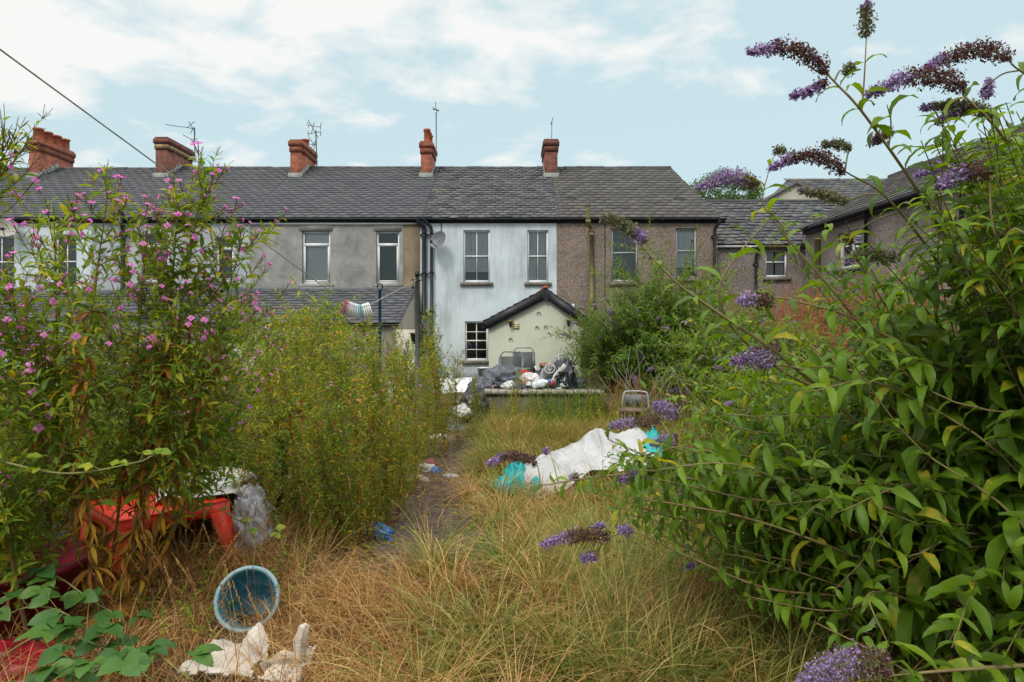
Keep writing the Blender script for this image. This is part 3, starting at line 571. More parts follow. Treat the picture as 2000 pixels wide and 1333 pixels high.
for (a, b_), lab in zip(((1052, 613), (1049, 641), (1066, 640), (997, 664), (1109, 661)), hs_l):
    c = outh(a, b_); t = np.linspace(-.7, pi+.7, 12); m_ = MB(); m_.tube([(c[0]+.04*cos(q), gy-.015, c[2]+.045*sin(q)) for q in t], .011, 5)
    tag(m_.build('horseshoe', M['metal']), lab, 'horseshoe', 'horseshoes on the pale green gable')
c = outh(1119, 598); m_ = MB(); m_.box(c[0]-.02, c[0]+.02, gy-.16, gy-.113, c[2]-.05, c[2]+.05); m_.box(c[0]-.03, c[0]+.03, gy-.17, gy-.12, c[2]-.01, c[2]+.015)
tag(m_.build('bracket', M['white']), 'small white bracket on the right black bargeboard', 'bracket')

# satellite dishes
def dish(px, py, r, mat, label, face=-1):
    c = np.array([WX(px), YW-.42, WZ(py)]); o = empty('satellite_dish', (c[0], YW, c[2]), label, 'satellite dish')
    ax = unit(np.array([face*.45, -.8, .35])); pr = [(0.001, -.10)]+[(r*k/8, -.10+.10*(k/8)**2) for k in range(1, 9)]+[(r*1.01, .004)]
    m_ = MB(); m_.lathe(c, pr, 28, axis=ax); m_.build('reflector', mat, o, smooth=True)
    m_ = MB(); e = c+ax*.34+np.array([0, 0, -.22]); m_.tube([c+np.array([0, 0, -r*.85]), e], .012, 6); m_.box(e[0]-.035, e[0]+.035, e[1]-.06, e[1]+.02, e[2]-.03, e[2]+.05); m_.build('feed_arm', M['blackpipe'], o)
    m_ = MB(); m_.tube([c-ax*.1, (c[0]+.1*face, YW-.12, c[2]-.1), (c[0]+.1*face, YW-.01, c[2]-.1)], .02, 6); m_.build('bracket', M['blackpipe'], o)
dish(858, 472, .27, M['dishgrey'], 'dark grey satellite dish on the stained white-blue wall', -1)
dish(30, 448, .3, M['dishbeige'], 'beige satellite dish under the eaves of the leftmost house', 1)

# aerials
def wires(name, segs, d, label, r=.012):
    m_ = MB()
    for sgm in segs:
        rr = sgm[2] if len(sgm) > 2 else r
        a = P(*sgm[0], d); b_ = P(*sgm[1], d+(sgm[3] if len(sgm) > 3 else 0)); m_.tube([a, b_], rr, 5)
    return tag(m_.build(name, M['darkmetal']), label, 'aerial')
wires('tv_aerial', [((381, 318), (380, 250), .02), ((324, 244), (381, 252)), ((366, 250), (380, 238)), ((369, 238), (382, 262)), ((372, 262), (378, 248)), ((358, 264), (379, 276)), ((374, 272), (387, 272)), ((374, 277), (387, 277)), ((374, 281), (387, 281)), ((377, 305), (384, 305)), ((377, 311), (384, 311))], 25.0, 'tv aerial with long boom beside the dark red chimney')
s3 = [((619, 325), (617, 255), .02), ((602, 235), (622, 270)), ((608, 262), (614, 240)), ((601, 239), (603, 251)), ((601, 256), (603, 266)), ((627, 241), (626, 254)), ((627, 257), (626, 266)), ((602, 245), (626, 249)), ((602, 262), (626, 258)), ((602, 282), (619, 283)), ((603, 268), (614, 284)), ((606, 293), (618, 273)), ((612, 295), (616, 280)), ((614, 316), (622, 316)), ((614, 321), (622, 321))]
wires('tv_aerial', s3, 25.0, 'tv aerial with four grid wings beside the plain orange chimney')
wires('tv_aerial', [((852, 306), (852, 220), .018), ((850, 200), (853, 222)), ((845, 214), (858, 216), .018), ((845, 210), (857, 219)), ((849, 300), (856, 300)), ((849, 305), (856, 305))], 25.0, 'tall thin aerial mast beside the potted orange chimney')
wires('tv_aerial', [((1077.5, 272), (1078, 236), .012), ((1076, 244), (1080, 231))], 24.4, 'short thin aerial rod on top of the dark chimney')
# ------------------------------------------------------------------ ground
def terr(x, y):
    x = np.asarray(x, float); y = np.asarray(y, float)
    z = (n2(x, y, .9, 1)-.5)*.10+(n2(x, y, 3.1, 2)-.5)*.04
    near = np.clip((y-1.5)/1.5, 0, 1); z = z*near
    up = np.clip((x-4.35)/.25, 0, 1)*np.clip((y-4.0)/2, 0, 1); z = z+up*1.15*np.clip((16.5-y)/.5, 0, 1)
    flat = np.clip((y-10.8)/.1, 0, 1); z = z*(1-flat*(x < 4.3))
    terrace = flat*np.clip((13.0-y)/.1, 0, 1)*np.clip((x+.55)/.1, 0, 1)*(x < 4.3); z = z+terrace*.38
    z = z-.15*np.clip((y-13.2)/.3, 0, 1)*(x < 4.3)
    z = np.where((y > 21) | (np.abs(x) > 30), -.15, z)
    return z
def gsheet(xs, ys, zf=terr, lift=0):
    X, Y = np.meshgrid(xs, ys); Z = zf(X, Y)+lift; v = np.stack([X, Y, Z], -1).reshape(-1, 3); a, b = len(xs), len(ys)
    i = (np.arange(b-1)[:, None]*a+np.arange(a-1)[None, :]).reshape(-1); return v, np.stack([i, i+1, i+1+a, i+a], -1)
M['soil'] = noisy('dry_soil', [(.3, (.035, .026, .018)), (.5, (.085, .062, .042)), (.7, (.15, .115, .08))], 5, .95, 1.0, 30, bdist=.04)
M['pathsoil'] = noisy('trodden_path', [(.3, (.05, .038, .03)), (.5, (.10, .075, .06)), (.72, (.17, .135, .11))], 9, .95, 1.0, 45, bdist=.03)
xs = np.unique(np.r_[-3000, -900, -200, -60, -30, np.arange(-20, 20, .15), 30, 60, 200, 900, 3000]); ys = np.unique(np.r_[-60, -10, np.arange(-2, 22, .12), 30, 60, 200, 900, 4000])
g = MB(); g.add(*gsheet(xs, ys)); tag(g.build('ground', M['soil'], org=(0, 0, 0), smooth=True), kind='structure')
def pathx(y): return -.60-.055*(y-4.5)+.05*np.sin(y*.9)
g = MB(); xs = np.linspace(-.5, .5, 9); ys = np.arange(4.3, 10.7, .12); X, Y = np.meshgrid(xs, ys); W = (.95+.35*np.sin(Y*1.7)-.3*np.clip((Y-9)/2, 0, 1))*np.clip((Y-4.1)/1.2, .05, 1); X = pathx(Y)+X*W
v = np.stack([X, Y, terr(X, Y)+.018], -1).reshape(-1, 3); i = (np.arange(len(ys)-1)[:, None]*9+np.arange(8)[None, :]).reshape(-1)
g.add(v, np.stack([i, i+1, i+10, i+9], -1)); tag(g.build('path', M['pathsoil'], org=(0, 0, 0), smooth=True), kind='structure')

# ------------------------------------------------------------------ walls, steps
M['conc'] = noisy('old_concrete', [(.3, (.06, .055, .035)), (.5, (.11, .098, .07)), (.72, (.18, .165, .13))], 3.5, .95, .8, 30, bdist=.02)
w = MB(); n = 16; xs_ = np.linspace(WX(948, 10.6), 1.45, n+1)
w.box(xs_[0], xs_[-1], 10.6, 10.82, -.1, .48)
e = empty('retaining_wall', (.5, 10.7, 0), 'low mossy concrete wall holding back the rubbish heap', 'wall'); w.build('wall_face', M['conc'], e)
w = MB()
for a, b in zip(xs_[:-1], xs_[1:]): j = rng.normal(0, .006); w.box(a-.02, b-.026, 10.56, 10.86, .482+j*.3, .54+j)
w.build('coping', noisy('coping_concrete', [(.3, (.17, .155, .12)), (.6, (.30, .275, .23))], 6, .95, .6), e)
# planks and steps left of the wall
M['plank'] = noisy('rotten_plank', [(.3, (.10, .065, .045)), (.6, (.19, .14, .115))], 5, .9, .6, stretch=(.6, 6, 6))
for k, (z, y, x0, x1, lab) in enumerate(((.06, 10.35, -1.2, -.5, 'lowest brown plank step by the grey cushion'), (.17, 10.75, -1.3, -.46, 'middle brown plank step beside the concrete wall'), (.28, 11.15, -1.35, -.46, 'highest brown plank step in front of the white board'))):
    w = MB(); w.box(x0, x1, y-.17, y+.17, z, z+.035); w.box(x0+.02, x1-.02, y-.15, y-.125, -.05, z-.001); w.box(x0+.02, x1-.02, y+.12, y+.15, -.05, z-.001)
    tag(w.build('plank_step', M['plank']), lab, 'step', 'plank steps by the wall')
# rubble wall on the right boundary: separate stones
e = empty('rubble_wall', (4.5, 9, 0), 'old rubble stone boundary wall behind the butterfly bush on the right', 'wall')
w = MB(); r3 = np.random.default_rng(8)
y = 4.6
while y < 16.3:
    ln = r3.uniform(.25, .5); z = -.05
    while z < 1.2:
        h = r3.uniform(.12, .24); j = r3.uniform(-.05, .05, (8, 3)); x0 = 4.02+r3.uniform(-.03, .03)
        pts = np.array([(x0, y, z), (x0, y+ln*.94, z), (4.3, y+ln*.94, z), (4.3, y, z), (x0, y, z+h*.9), (x0, y+ln*.94, z+h*.9), (4.3, y+ln*.94, z+h*.9), (4.3, y, z+h*.9)])+j*.5
        w.hexa(pts[[0, 3, 2, 1, 4, 7, 6, 5]]); z += h
    y += ln
w.build('stones', island('rubble_stone', [(0, (.07, .06, .045)), (.5, (.15, .12, .085)), (1, (.25, .20, .15))], .95, fine=9, bump=.6), e)
w = MB(); w.box(4.12, 4.38, 4.5, 16.4, -.1, 1.17); w.build('mortar_core', M['conc'], e)

# ------------------------------------------------------------------ crumpled things
def ico(sub):
    bm = bmesh.new(); bmesh.ops.create_icosphere(bm, subdivisions=sub, radius=1); v = np.array([q.co[:] for q in bm.verts]); f = np.array([[q.index for q in p.verts] for p in bm.faces]); bm.free(); return v, f
ICO = {k: ico(k) for k in (2, 3, 4, 5)}
def crumple(mb, c, rad, seed, amp=.35, sub=4, fl=.3, freq=2.2, mi=0):
    """a thin bag or cloth heap: creased by folded noise, flattened where it lies"""
    v, f = ICO[sub]; rad = np.array(rad); o = Vector((seed*3.7, seed*1.3, seed*7.1)); d = np.zeros(len(v))
    for i, p in enumerate(v):
        q = Vector(p)*freq+o; a = 1-abs(mnoise.noise(q))*2.4; b = 1-abs(mnoise.noise(q*2.3+Vector((5, 2, 1)), ))*2.2; c2 = 1-abs(mnoise.noise(q*5.1))*2
        d[i] = amp*(.6*a+.48*b+.30*c2-.62)+amp*.6*mnoise.noise(q*.5)
    w = v*(1+d)[:, None]*rad; lo = -rad[2]*fl; w[:, 2] = np.where(w[:, 2] < lo, lo+(w[:, 2]-lo)*.12, w[:, 2])
    mb.add(w+np.asarray(c)+(0, 0, rad[2]*fl), f, mi)
def ridged(m, scale=7, strength=.9, dist=.04):
    nt = m.node_tree; N = nt.nodes; L = nt.links; b = N['Principled BSDF']; tc = N.new('ShaderNodeTexCoord'); n = N.new('ShaderNodeTexNoise'); n.noise_type = 'RIDGED_MULTIFRACTAL'; n.normalize = True
    n.inputs['Scale'].default_value = scale; n.inputs['Detail'].default_value = 3; n.inputs['Distortion'].default_value = .8; L.new(tc.outputs['Object'], n.inputs['Vector'])
    bp = N.new('ShaderNodeBump'); bp.inputs['Strength'].default_value = strength; bp.inputs['Distance'].default_value = dist; L.new(n.outputs[0], bp.inputs['Height']); L.new(bp.outputs[0], b.inputs['Normal']); return m
def bagmat(name, col, rough=.35, var=.5, spec=.5): return ridged(noisy(name, [(.35, tuple(c*var for c in col)), (.65, col)], 4, rough, spec=spec))
M['binbag'] = bagmat('black_bin_bag', (.030, .032, .040), .28, .4); M['greybag'] = bagmat('slate_grey_sheet', (.085, .095, .118), .45, .55)
M['wbag'] = bagmat('dirty_white_plastic', (.62, .61, .59), .45, .6); M['lilac'] = bagmat('lilac_grey_plastic', (.50, .48, .52), .4, .75); M['bluebag'] = bagmat('blue_plastic', (.02, .16, .48), .3, .6)
M['redc'] = bagmat('red_cloth', (.5, .02, .02), .7, .6); M['card'] = bagmat('brown_cardboard', (.28, .15, .09), .9, .7); M['greenp'] = bagmat('green_plastic', (.01, .22, .12), .4, .7)
M['clear'] = film('clear_film', (.75, .8, .84), .4, .12); M['pink'] = bagmat('pink_cloth', (.6, .12, .22), .7, .6)
def heap(name, px, py, d, rad, mat, label, cat, seed, amp=.35, fl=.3, group=None, sub=4, dz=0, freq=2.9):
    if d is None: d = EYE*F/(py-630)*.985; c = P(px, py, d); c[2] = float(terr(c[0], c[1]))-.005
    else: c = P(px, py, d)
    m_ = MB(); crumple(m_, (c[0], c[1], c[2]+dz), rad, seed, amp, sub, fl, freq)
    return tag(m_.build(name, M[mat], smooth=True), label, cat, group)
# the heap on the wall (py = where the thing's bottom shows)
G_ = 'bin bags heaped behind the wall'
heap('bin_bag', 945, 768, 11.3, (.24, .3, .20), 'greybag', 'slate grey bag at the left end of the heap beside the white board', 'bin bag', 1, group=G_)
heap('bin_bag', 985, 758, 11.5, (.36, .35, .27), 'greybag', 'large slate grey sheet bag in front of the left garden chair', 'bin bag', 2, group=G_)
heap('bin_bag', 1000, 768, 11.0, (.30, .2, .12), 'binbag', 'flat black bag along the wall edge below the slate grey bags', 'bin bag', 3, group=G_)
heap('bin_bag', 1078, 757, 11.6, (.36, .3, .24), 'binbag', 'wide black bag in the middle of the heap under the wire baskets', 'bin bag', 4, group=G_)
heap('bin_bag', 1065, 768, 11.1, (.28, .2, .13), 'binbag', 'low black bag on the wall edge right of the bottle', 'bin bag', 5, group=G_)
heap('bin_bag', 1100, 762, 11.2, (.20, .25, .38), 'binbag', 'upright black bag at the right end of the heap with a banner on it', 'bin bag', 6, group=G_)
heap('bin_bag', 1118, 768, 11.4, (.22, .2, .22), 'greybag', 'grey bag behind the pink-tipped sprays at the heap end', 'bin bag', 16, group=G_)
heap('bin_bag', 925, 815, 10.35, (.20, .2, .36), 'binbag', 'tall black bag slumped over the left end of the concrete wall', 'bin bag', 7, .3, group=G_, freq=2.6)
heap('plastic_bag', 1035, 748, 11.35, (.19, .16, .12), 'wbag', 'crumpled white plastic bag on top of the heap', 'plastic bag', 8)
heap('plastic_bag', 992, 760, 10.95, (.12, .1, .08), 'wbag', 'small dirty white bag between the black bags', 'plastic bag', 9)
heap('plastic_bag', 903, 812, 10.15, (.13, .12, .13), 'wbag', 'cream white bag beside the slumped black bag', 'plastic bag', 10)
heap('cloth', 1022, 735, 12.3, (.13, .1, .09), 'redc', 'red cloth behind the heap under the left garden chair', 'cloth', 11)
heap('cardboard', 1029, 757, 11.15, (.10, .05, .10), 'card', 'small piece of brown cardboard in the heap', 'cardboard', 12, .15)
heap('cloth', 965, 742, 12.0, (.07, .07, .06), 'pink', 'bright pink rag at the left of the heap', 'cloth', 13)
m_ = MB(); c = P(1023, 728, 12.6); m_.box(c[0]-.1, c[0]+.1, c[1]-.1, c[1]+.1, c[2]-.25, c[2]+.04); m_.box(c[0]-.12, c[0]+.12, c[1]-.12, c[1]+.12, c[2]+.045, c[2]+.08)
tag(m_.build('plastic_box', M['greenp']), 'green plastic box under the left garden chair', 'box')
r5 = np.random.default_rng(19); cols = (('wbag', 'white'), ('card', 'brown'), ('lilac', 'grey'), ('binbag', 'black'), ('bluebag', 'blue'))
for k in range(16):
    px = 958+k*9.5; cc = cols[(0, 1, 3, 2, 0, 3, 4, 1, 0, 3, 2, 0, 1, 3, 2, 0)[k]]; py = r5.uniform(752, 766); heap('rubbish', px, py, 11.0+r5.uniform(-.08, .1), r5.uniform(.03, .075, 3)*(1, 1, .8), cc[0], f'small {cc[1]} scrap lying in the rubbish heap on the concrete wall', 'rubbish', 300+k, .5, group=f'{cc[1]} scraps in the rubbish heap', sub=3)
# bottle in the heap
c = P(1040, 755, 10.95); b = empty('drinks_bottle', c, 'crushed clear bottle with blue cap lying in the heap', 'bottle')
ax_ = unit(np.array([.8, -.2, .25])); m_ = MB(); m_.lathe(c, [(.0, 0), (.07, .01), (.075, .06), (.062, .1), (.075, .14), (.07, .2), (.03, .26), (.028, .28)], 14, axis=ax_); m_.build('bottle_body', bagmat('milky_plastic', (.62, .68, .72), .2), b, smooth=True)
m_ = MB(); m_.lathe(c+ax_*.275, [(.04, 0), (.04, .04), (.0, .041)], 12, axis=ax_); m_.build('cap', M['bluebag'], b)
# wire basket cones
M['wire'] = noisy('pale_wire', [(.3, (.30, .30, .31)), (.7, (.48, .48, .49))], 9, .5)
def cone(px, py, d, R0, R1, h, ax, label, wm='wire'):
    c = P(px, py, d); m_ = MB(); q = Vector((0, 0, 1)).rotation_difference(Vector(unit(np.array(ax)))); Mx = np.array(q.to_matrix())
    def ring(r, z): t = np.linspace(0, 2*pi, 25); return np.stack([r*np.cos(t), r*np.sin(t), 0*t+z], -1)@Mx.T+c
    for k, z in enumerate(np.linspace(0, h, 5)): m_.tube(ring(R0+(R1-R0)*k/4, z), .010 if k in (0, 4) else .004, 5)
    for t in np.linspace(0, 2*pi, 20, endpoint=False):
        a = np.array([R0*cos(t), R0*sin(t), 0])@Mx.T+c; b_ = np.array([R1*cos(t), R1*sin(t), h])@Mx.T+c; m_.tube([a, b_], .005, 4)
    m_.lathe(c, [(R0*.99, 0), (R0*.8, .005), (R0*.8, .012), (R0*1.0, .016)], 24, axis=unit(np.array(ax)))
    return tag(m_.build('wire_basket', M[wm]), label, 'basket')
cone(1077, 733, 11.2, .17, .08, .26, (-.15, -.85, .45), 'round pale wire basket lying open toward the viewer on the heap')
cone(1092, 722, 11.5, .20, .12, .26, (.25, -.5, .55), 'darker wire basket behind the round pale one on the heap')
# banner strip with letters
c = P(1075, 752, 10.9); Bn = empty('banner', c, 'white banner strip with black letters ZA and a red corner lying on the black bag', 'banner')
U_ = unit(np.array([.62, .12, .78])); V_ = unit(np.array([-.6, -.35, .5])); Nn = unit(np.cross(U_, V_))
m_ = MB(); k = 10; rows = []
for i in range(k+1):
    q = c+U_*(.40*i/k)+Nn*(.02*sin(i*.9)); rows += [q-V_*.05, q+V_*.06, q+V_*.06+Nn*.006, q-V_*.05+Nn*.006]
m_.add(rows, [(4*i+a, 4*i+(a+1) % 4, 4*i+4+(a+1) % 4, 4*i+4+a) for i in range(k) for a in range(4)]); m_.build('banner_cloth', M['wbag'], Bn)
side = 1 if Nn[1] < 0 else -1
fo = Nn*(.032 if side > 0 else -.028)
def strokes(segs, off, s, w=.012):
    out = MB()
    for (a, b_) in segs:
        A_ = c+U_*(off+a[0]*s)+V_*(-.035+a[1]*s)+fo; B_ = c+U_*(off+b_[0]*s)+V_*(-.035+b_[1]*s)+fo; dd = unit(B_-A_); pn = np.cross(dd, Nn)*w
        out.hexa([A_-pn, B_-pn, B_+pn, A_+pn, A_-pn+Nn*.004*side, B_-pn+Nn*.004*side, B_+pn+Nn*.004*side, A_+pn+Nn*.004*side])
    return out
lt = strokes([((0, 1), (.8, 1)), ((.8, 1), (0, 0)), ((0, 0), (.8, 0))], .12, .075); l2 = strokes([((0, 0), (.4, 1)), ((.4, 1), (.8, 0)), ((.2, .4), (.6, .4))], .21, .075)
lt.V += l2.V; lt.Fq += [(f+lt.n, m) for f, m in l2.Fq]; lt.n += l2.n; lt.build('lettering', M['black'], Bn)
strokes([((0, .5), (.9, .5))], .0, .09, .04).build('red_corner', bagmat('faded_red', (.62, .10, .10), .6), Bn)
# white board with dirt, tilted on the steps
c0, c1, c2, c3 = P(846, 768, 11.6), P(958, 762, 11.4), P(962, 735, 13.2), P(852, 741, 13.4)
bd = MB(); th = np.array([0, 0, -.03]); bd.hexa([c0+th, c1+th, c2+th, c3+th, c0, c1, c2, c3])
tag(bd.build('white_board', noisy('dirty_white_board', [(.3, (.45, .45, .44)), (.5, (.78, .79, .80)), (.7, (.86, .87, .88))], 2.2, .5, .1)), 'large dirty white board lying flat left of the rubbish heap', 'board')
bd = MB(); a = P(850, 775, 11.4); bd.box(a[0], a[0]+.95, 11.3, 11.5, .2, .37); tag(bd.build('timber_beam', M['plank']), 'dark brown timber beam under the front edge of the white board', 'timber')
# white bucket by the lean-to corner, blue bag
c = P(944, 742, 14.5); m_ = MB(); m_.lathe(c, [(0, 0), (.09, 0), (.125, .24), (.135, .24), (.135, .26), (.12, .26), (.085, .02), (0, .02)], 18); tag(m_.build('bucket', M['wbag'], smooth=False), 'small white bucket at the corner of the pale green outbuilding', 'bucket')
heap('plastic_bag', 851, 738, 12.7, (.10, .1, .14), 'bluebag', 'bright blue bag hidden among stems left of the white board', 'plastic bag', 14)
# planter
gy_ = 16.2; c = np.array([WX(1076, gy_), gy_, -.15]); e = empty('planter', c, 'brown barrel planter against the pale green wall', 'planter')
m_ = MB(); m_.lathe(c, [(0, 0), (.20, 0), (.235, .3), (.255, .62), (.262, .70), (.275, .70), (.275, .78), (.25, .78), (.24, .62), (.22, .5), (0, .5)], 26); m_.build('barrel', noisy('brown_barrel', [(.3, (.13, .065, .035)), (.55, (.26, .15, .085)), (.75, (.36, .25, .16))], 3, .8, .3, stretch=(5, 5, .5)), e)
m_ = MB(); 
for z in (.18, .45): m_.lathe(c, [(.2+.06*z, z), (.235+.055*z, z), (.235+.055*z, z+.04), (.2+.06*z, z+.04)], 26)
m_.build('hoop', M['darkmetal'], e)
# garden chairs, high mesh backs
M['mesh'] = film('grey_sling_mesh', (.06, .065, .07), .72, .7)
M['grframe'] = simple('grey_steel_tube', (.09, .10, .105), .35, .4)
def gchair(loc, rz, label, h=1.12, w=.48):
    e = empty('garden_chair', loc, label, 'chair'); cz, sz = cos(rz), sin(rz)
    T = lambda p: np.array([loc[0]+p[0]*cz-p[1]*sz, loc[1]+p[0]*sz+p[1]*cz, loc[2]+p[2]])
    hw = w/2; lean = lambda z: -.02+.24*(z-.45)/.67
    m_ = MB(); pts = [(-hw, .0, .45), (-hw, lean(h-.08), h-.08), (-hw+.06, lean(h), h), (hw-.06, lean(h), h), (hw, lean(h-.08), h-.08), (hw, 0, .45)]
    q = np.vstack([smoothpts([pts[0], pts[1]], 3)[:-1], smoothpts(pts[1:3], 2)[:-1], [pts[2]], smoothpts(pts[3:5], 2), [pts[5]]]); m_.tube([T(p) for p in q], .014, 7); m_.build('back_frame', M['grframe'], e)
    m_ = MB(); a = [(-hw+.02, lean(.5), .5), (hw-.02, lean(.5), .5), (hw-.02, lean(h-.1), h-.1), (-hw+.02, lean(h-.1), h-.1)]
    m_.hexa([T(p) for p in a[:2]]+[T((p[0], p[1]+.006, p[2])) for p in a[:2]][::-1]+[T(p) for p in (a[3], a[2])]+[T((p[0], p[1]+.006, p[2])) for p in (a[2], a[3])]); bk = m_.build('backrest', M['mesh'], e)
    m_ = MB()
    for s_ in (-1, 1): m_.hexa([T((s_*hw+u, lean(z)+v, z)) for z in (.5, h-.1) for u, v in ((-.035, -.008), (.035, -.008), (.035, .014), (-.035, .014))])
    m_.build('edge_band', M['grframe'], bk)
    m_ = MB(); m_.hexa([T(p) for p in ((-hw, -.46, .42), (hw, -.46, .42), (hw, .0, .40), (-hw, 0, .40), (-hw, -.46, .43), (hw, -.46, .43), (hw, 0, .41), (-hw, 0, .41))]); m_.build('seat', M['mesh'], e)
    for s_ in (-1, 1):
        m_ = MB(); m_.tube([T((s_*(hw+.02), .1, 0)), T((s_*(hw+.02), -.4, .62))], .013, 6); m_.build('leg', M['grframe'], e)
        m_ = MB(); m_.tube([T((s_*(hw+.02), -.42, 0)), T((s_*(hw+.02), .0, .45)), T((s_*(hw+.0), lean(.66), .66))], .013, 6); m_.build('leg', M['grframe'], e)
        m_ = MB(); m_.tube([T((s_*(hw+.02), lean(.66), .66)), T((s_*(hw+.02), -.2, .67)), T((s_*(hw+.02), -.42, .62))], .02, 6); m_.build('armrest', M['white'], e)
    for y_, z_ in ((-.44, .42), (.02, .42), (-.1, .22)):
        m_ = MB(); m_.tube([T((-hw-.02, y_, z_)), T((hw+.02, y_, z_))], .012, 6); m_.build('stretcher', M['grframe'], e)
    return e
gchair(np.array([WX(1024, 16.6), 16.6, -.15]), 0.05, 'high-backed grey mesh chair nearer the middle of the pale green wall')
gchair(np.array([WX(997, 15.2), 15.0, -.2]), -.15, 'high-backed grey mesh chair on the left, partly behind the rubbish heap', 1.14, .50)
# old metal chair by the bush on the right
def mchair():
    c = P(1238, 815, 9.6); c[2] = float(terr(c[0], c[1])); e = empty('metal_chair', c, 'rusty old tube chair with pale grey seat under the far butterfly bush', 'chair')
    T = lambda p: c+np.array([p[0]*.95+p[1]*.3, p[1]*.95-p[0]*.3, p[2]])
    m_ = MB(); m_.tube([T(p) for p in smoothpts([(-.19, .18, .0), (-.19, .17, .35), (-.17, .2, .56), (-.1, .21, .6), (.1, .21, .6), (.17, .2, .56), (.19, .17, .35), (.19, .18, 0)], 4)], .013, 7); m_.build('back_frame', M['wire'], e)
    for s_ in (-1, 1): m_ = MB(); m_.tube([T((s_*.2, -.24, 0)), T((s_*.19, -.16, .36))], .012, 6); m_.build('leg', M['wire'], e)
    m_ = MB(); m_.tube([T((-.2, -.22, .12)), T((.2, -.22, .12))], .009, 6); m_.build('stretcher', M['wire'], e)
    m_ = MB(); m_.hexa([T(p) for p in ((-.19, -.18, .35), (.19, -.18, .35), (.19, .16, .36), (-.19, .16, .36), (-.19, -.18, .375), (.19, -.18, .375), (.19, .16, .385), (-.19, .16, .385))]); m_.build('seat', M['plank'], e)
    m_ = MB(); m_.hexa([T(p) for p in ((-.16, .185, .40), (.16, .185, .40), (.16, .2, .40), (-.16, .2, .40), (-.16, .19, .56), (.16, .19, .56), (.16, .205, .56), (-.16, .205, .56))]); m_.build('backrest', M['dishgrey'], e)
mchair()
# pushchair-like handle frame by the downpipe
m_ = MB(); m_.tube([P(*p, 15.8) for p in ((1118, 712), (1128, 697), (1136, 684), (1140, 680), (1147, 680))], .016, 6); m_.tube([P(1096, 706, 15.8), P(1125, 712, 15.8)], .014, 6); m_.tube([P(1110, 724, 15.8), P(1118, 708, 15.8), P(1131, 740, 15.8)], .014, 6); m_.box(*P(1133, 690, 15.8)[[0, 0]]+(0, .2), 15.7, 15.8, .55, .85)
tag(m_.build('folded_frame', M['blackpipe']), 'black folded tube frame leaning by the outbuilding downpipe', 'frame')
# grey cushion, litter on the path
m_ = MB(); c = P(902, 836, 10.2); c[2] = .02; v, f = ICO[4]; vv = np.sign(v)*np.abs(v)**.55*np.array([.27, .2, .05]); vv[:, 2] += .02*np.sin(v[:, 0]*4+v[:, 1]*3); rot = np.array([[.94, -.34, 0], [.34, .94, 0], [0, 0, 1]]); vv = vv@rot.T; vv[:, 2] += -vv[:, 1]*-.25
m_.add(vv+c+(0, 0, .03), f); tag(m_.build('cushion', noisy('grey_quilted_cloth', [(.4, (.11, .125, .14)), (.6, (.17, .19, .21))], 30, .9, .4), smooth=True), 'flat grey quilted cushion on the path by the steps', 'cushion')
heap('litter', 855, 850, None, (.16, .12, .05), 'wbag', 'scattered pale scraps on the path left of the cushion', 'litter', 21, .6, freq=4)
heap('litter', 832, 918, None, (.10, .08, .07), 'wbag', 'white crumpled litter on the path edge, upper piece', 'litter', 22, .5, freq=3)
heap('litter', 812, 940, None, (.11, .08, .05), 'wbag', 'white crumpled litter on the path edge, lower piece', 'litter', 23, .5, freq=3)
heap('litter', 838, 906, None, (.06, .05, .06), 'pink', 'small pink scrap on the white litter', 'litter', 24, .4)
heap('litter', 849, 920, None, (.06, .05, .05), 'bluebag', 'small dark blue scrap beside the white litter', 'litter', 25, .4)
heap('litter', 878, 925, None, (.09, .05, .03), 'lilac', 'pale flat scrap on the path by the dry grass', 'litter', 26, .5)
heap('litter', 815, 955, None, (.04, .04, .03), 'lilac', 'tiny pale scrap on the path below the white litter', 'litter', 27, .4)
heap('plastic_bag', 742, 1048, None, (.09, .07, .09), 'bluebag', 'crumpled blue bag at the foot of the yellowing plants', 'plastic bag', 28, .4)
heap('plastic_bag', 862, 1232, None, (.10, .07, .05), 'clear', 'clear plastic wrapper half sunk in the dry grass', 'plastic bag', 29, .4)
heap('plastic_bag', 492, 1085, None, (.15, .14, .30), 'lilac', 'translucent grey plastic sack standing behind the red table', 'plastic bag', 30, .3, .6, sub=5, freq=2.6)
heap('plastic_bag', 545, 1120, None, (.13, .08, .04), 'lilac', 'flat grey plastic scrap in the dry grass right of the table', 'plastic bag', 31, .5)
heap('plastic_sheet', 420, 952, 4.98, (.24, .20, .10), 'lilac', 'grey white plastic sheet heaped behind the red table top', 'plastic sheet', 33, .5, .2, sub=5, freq=3.2)
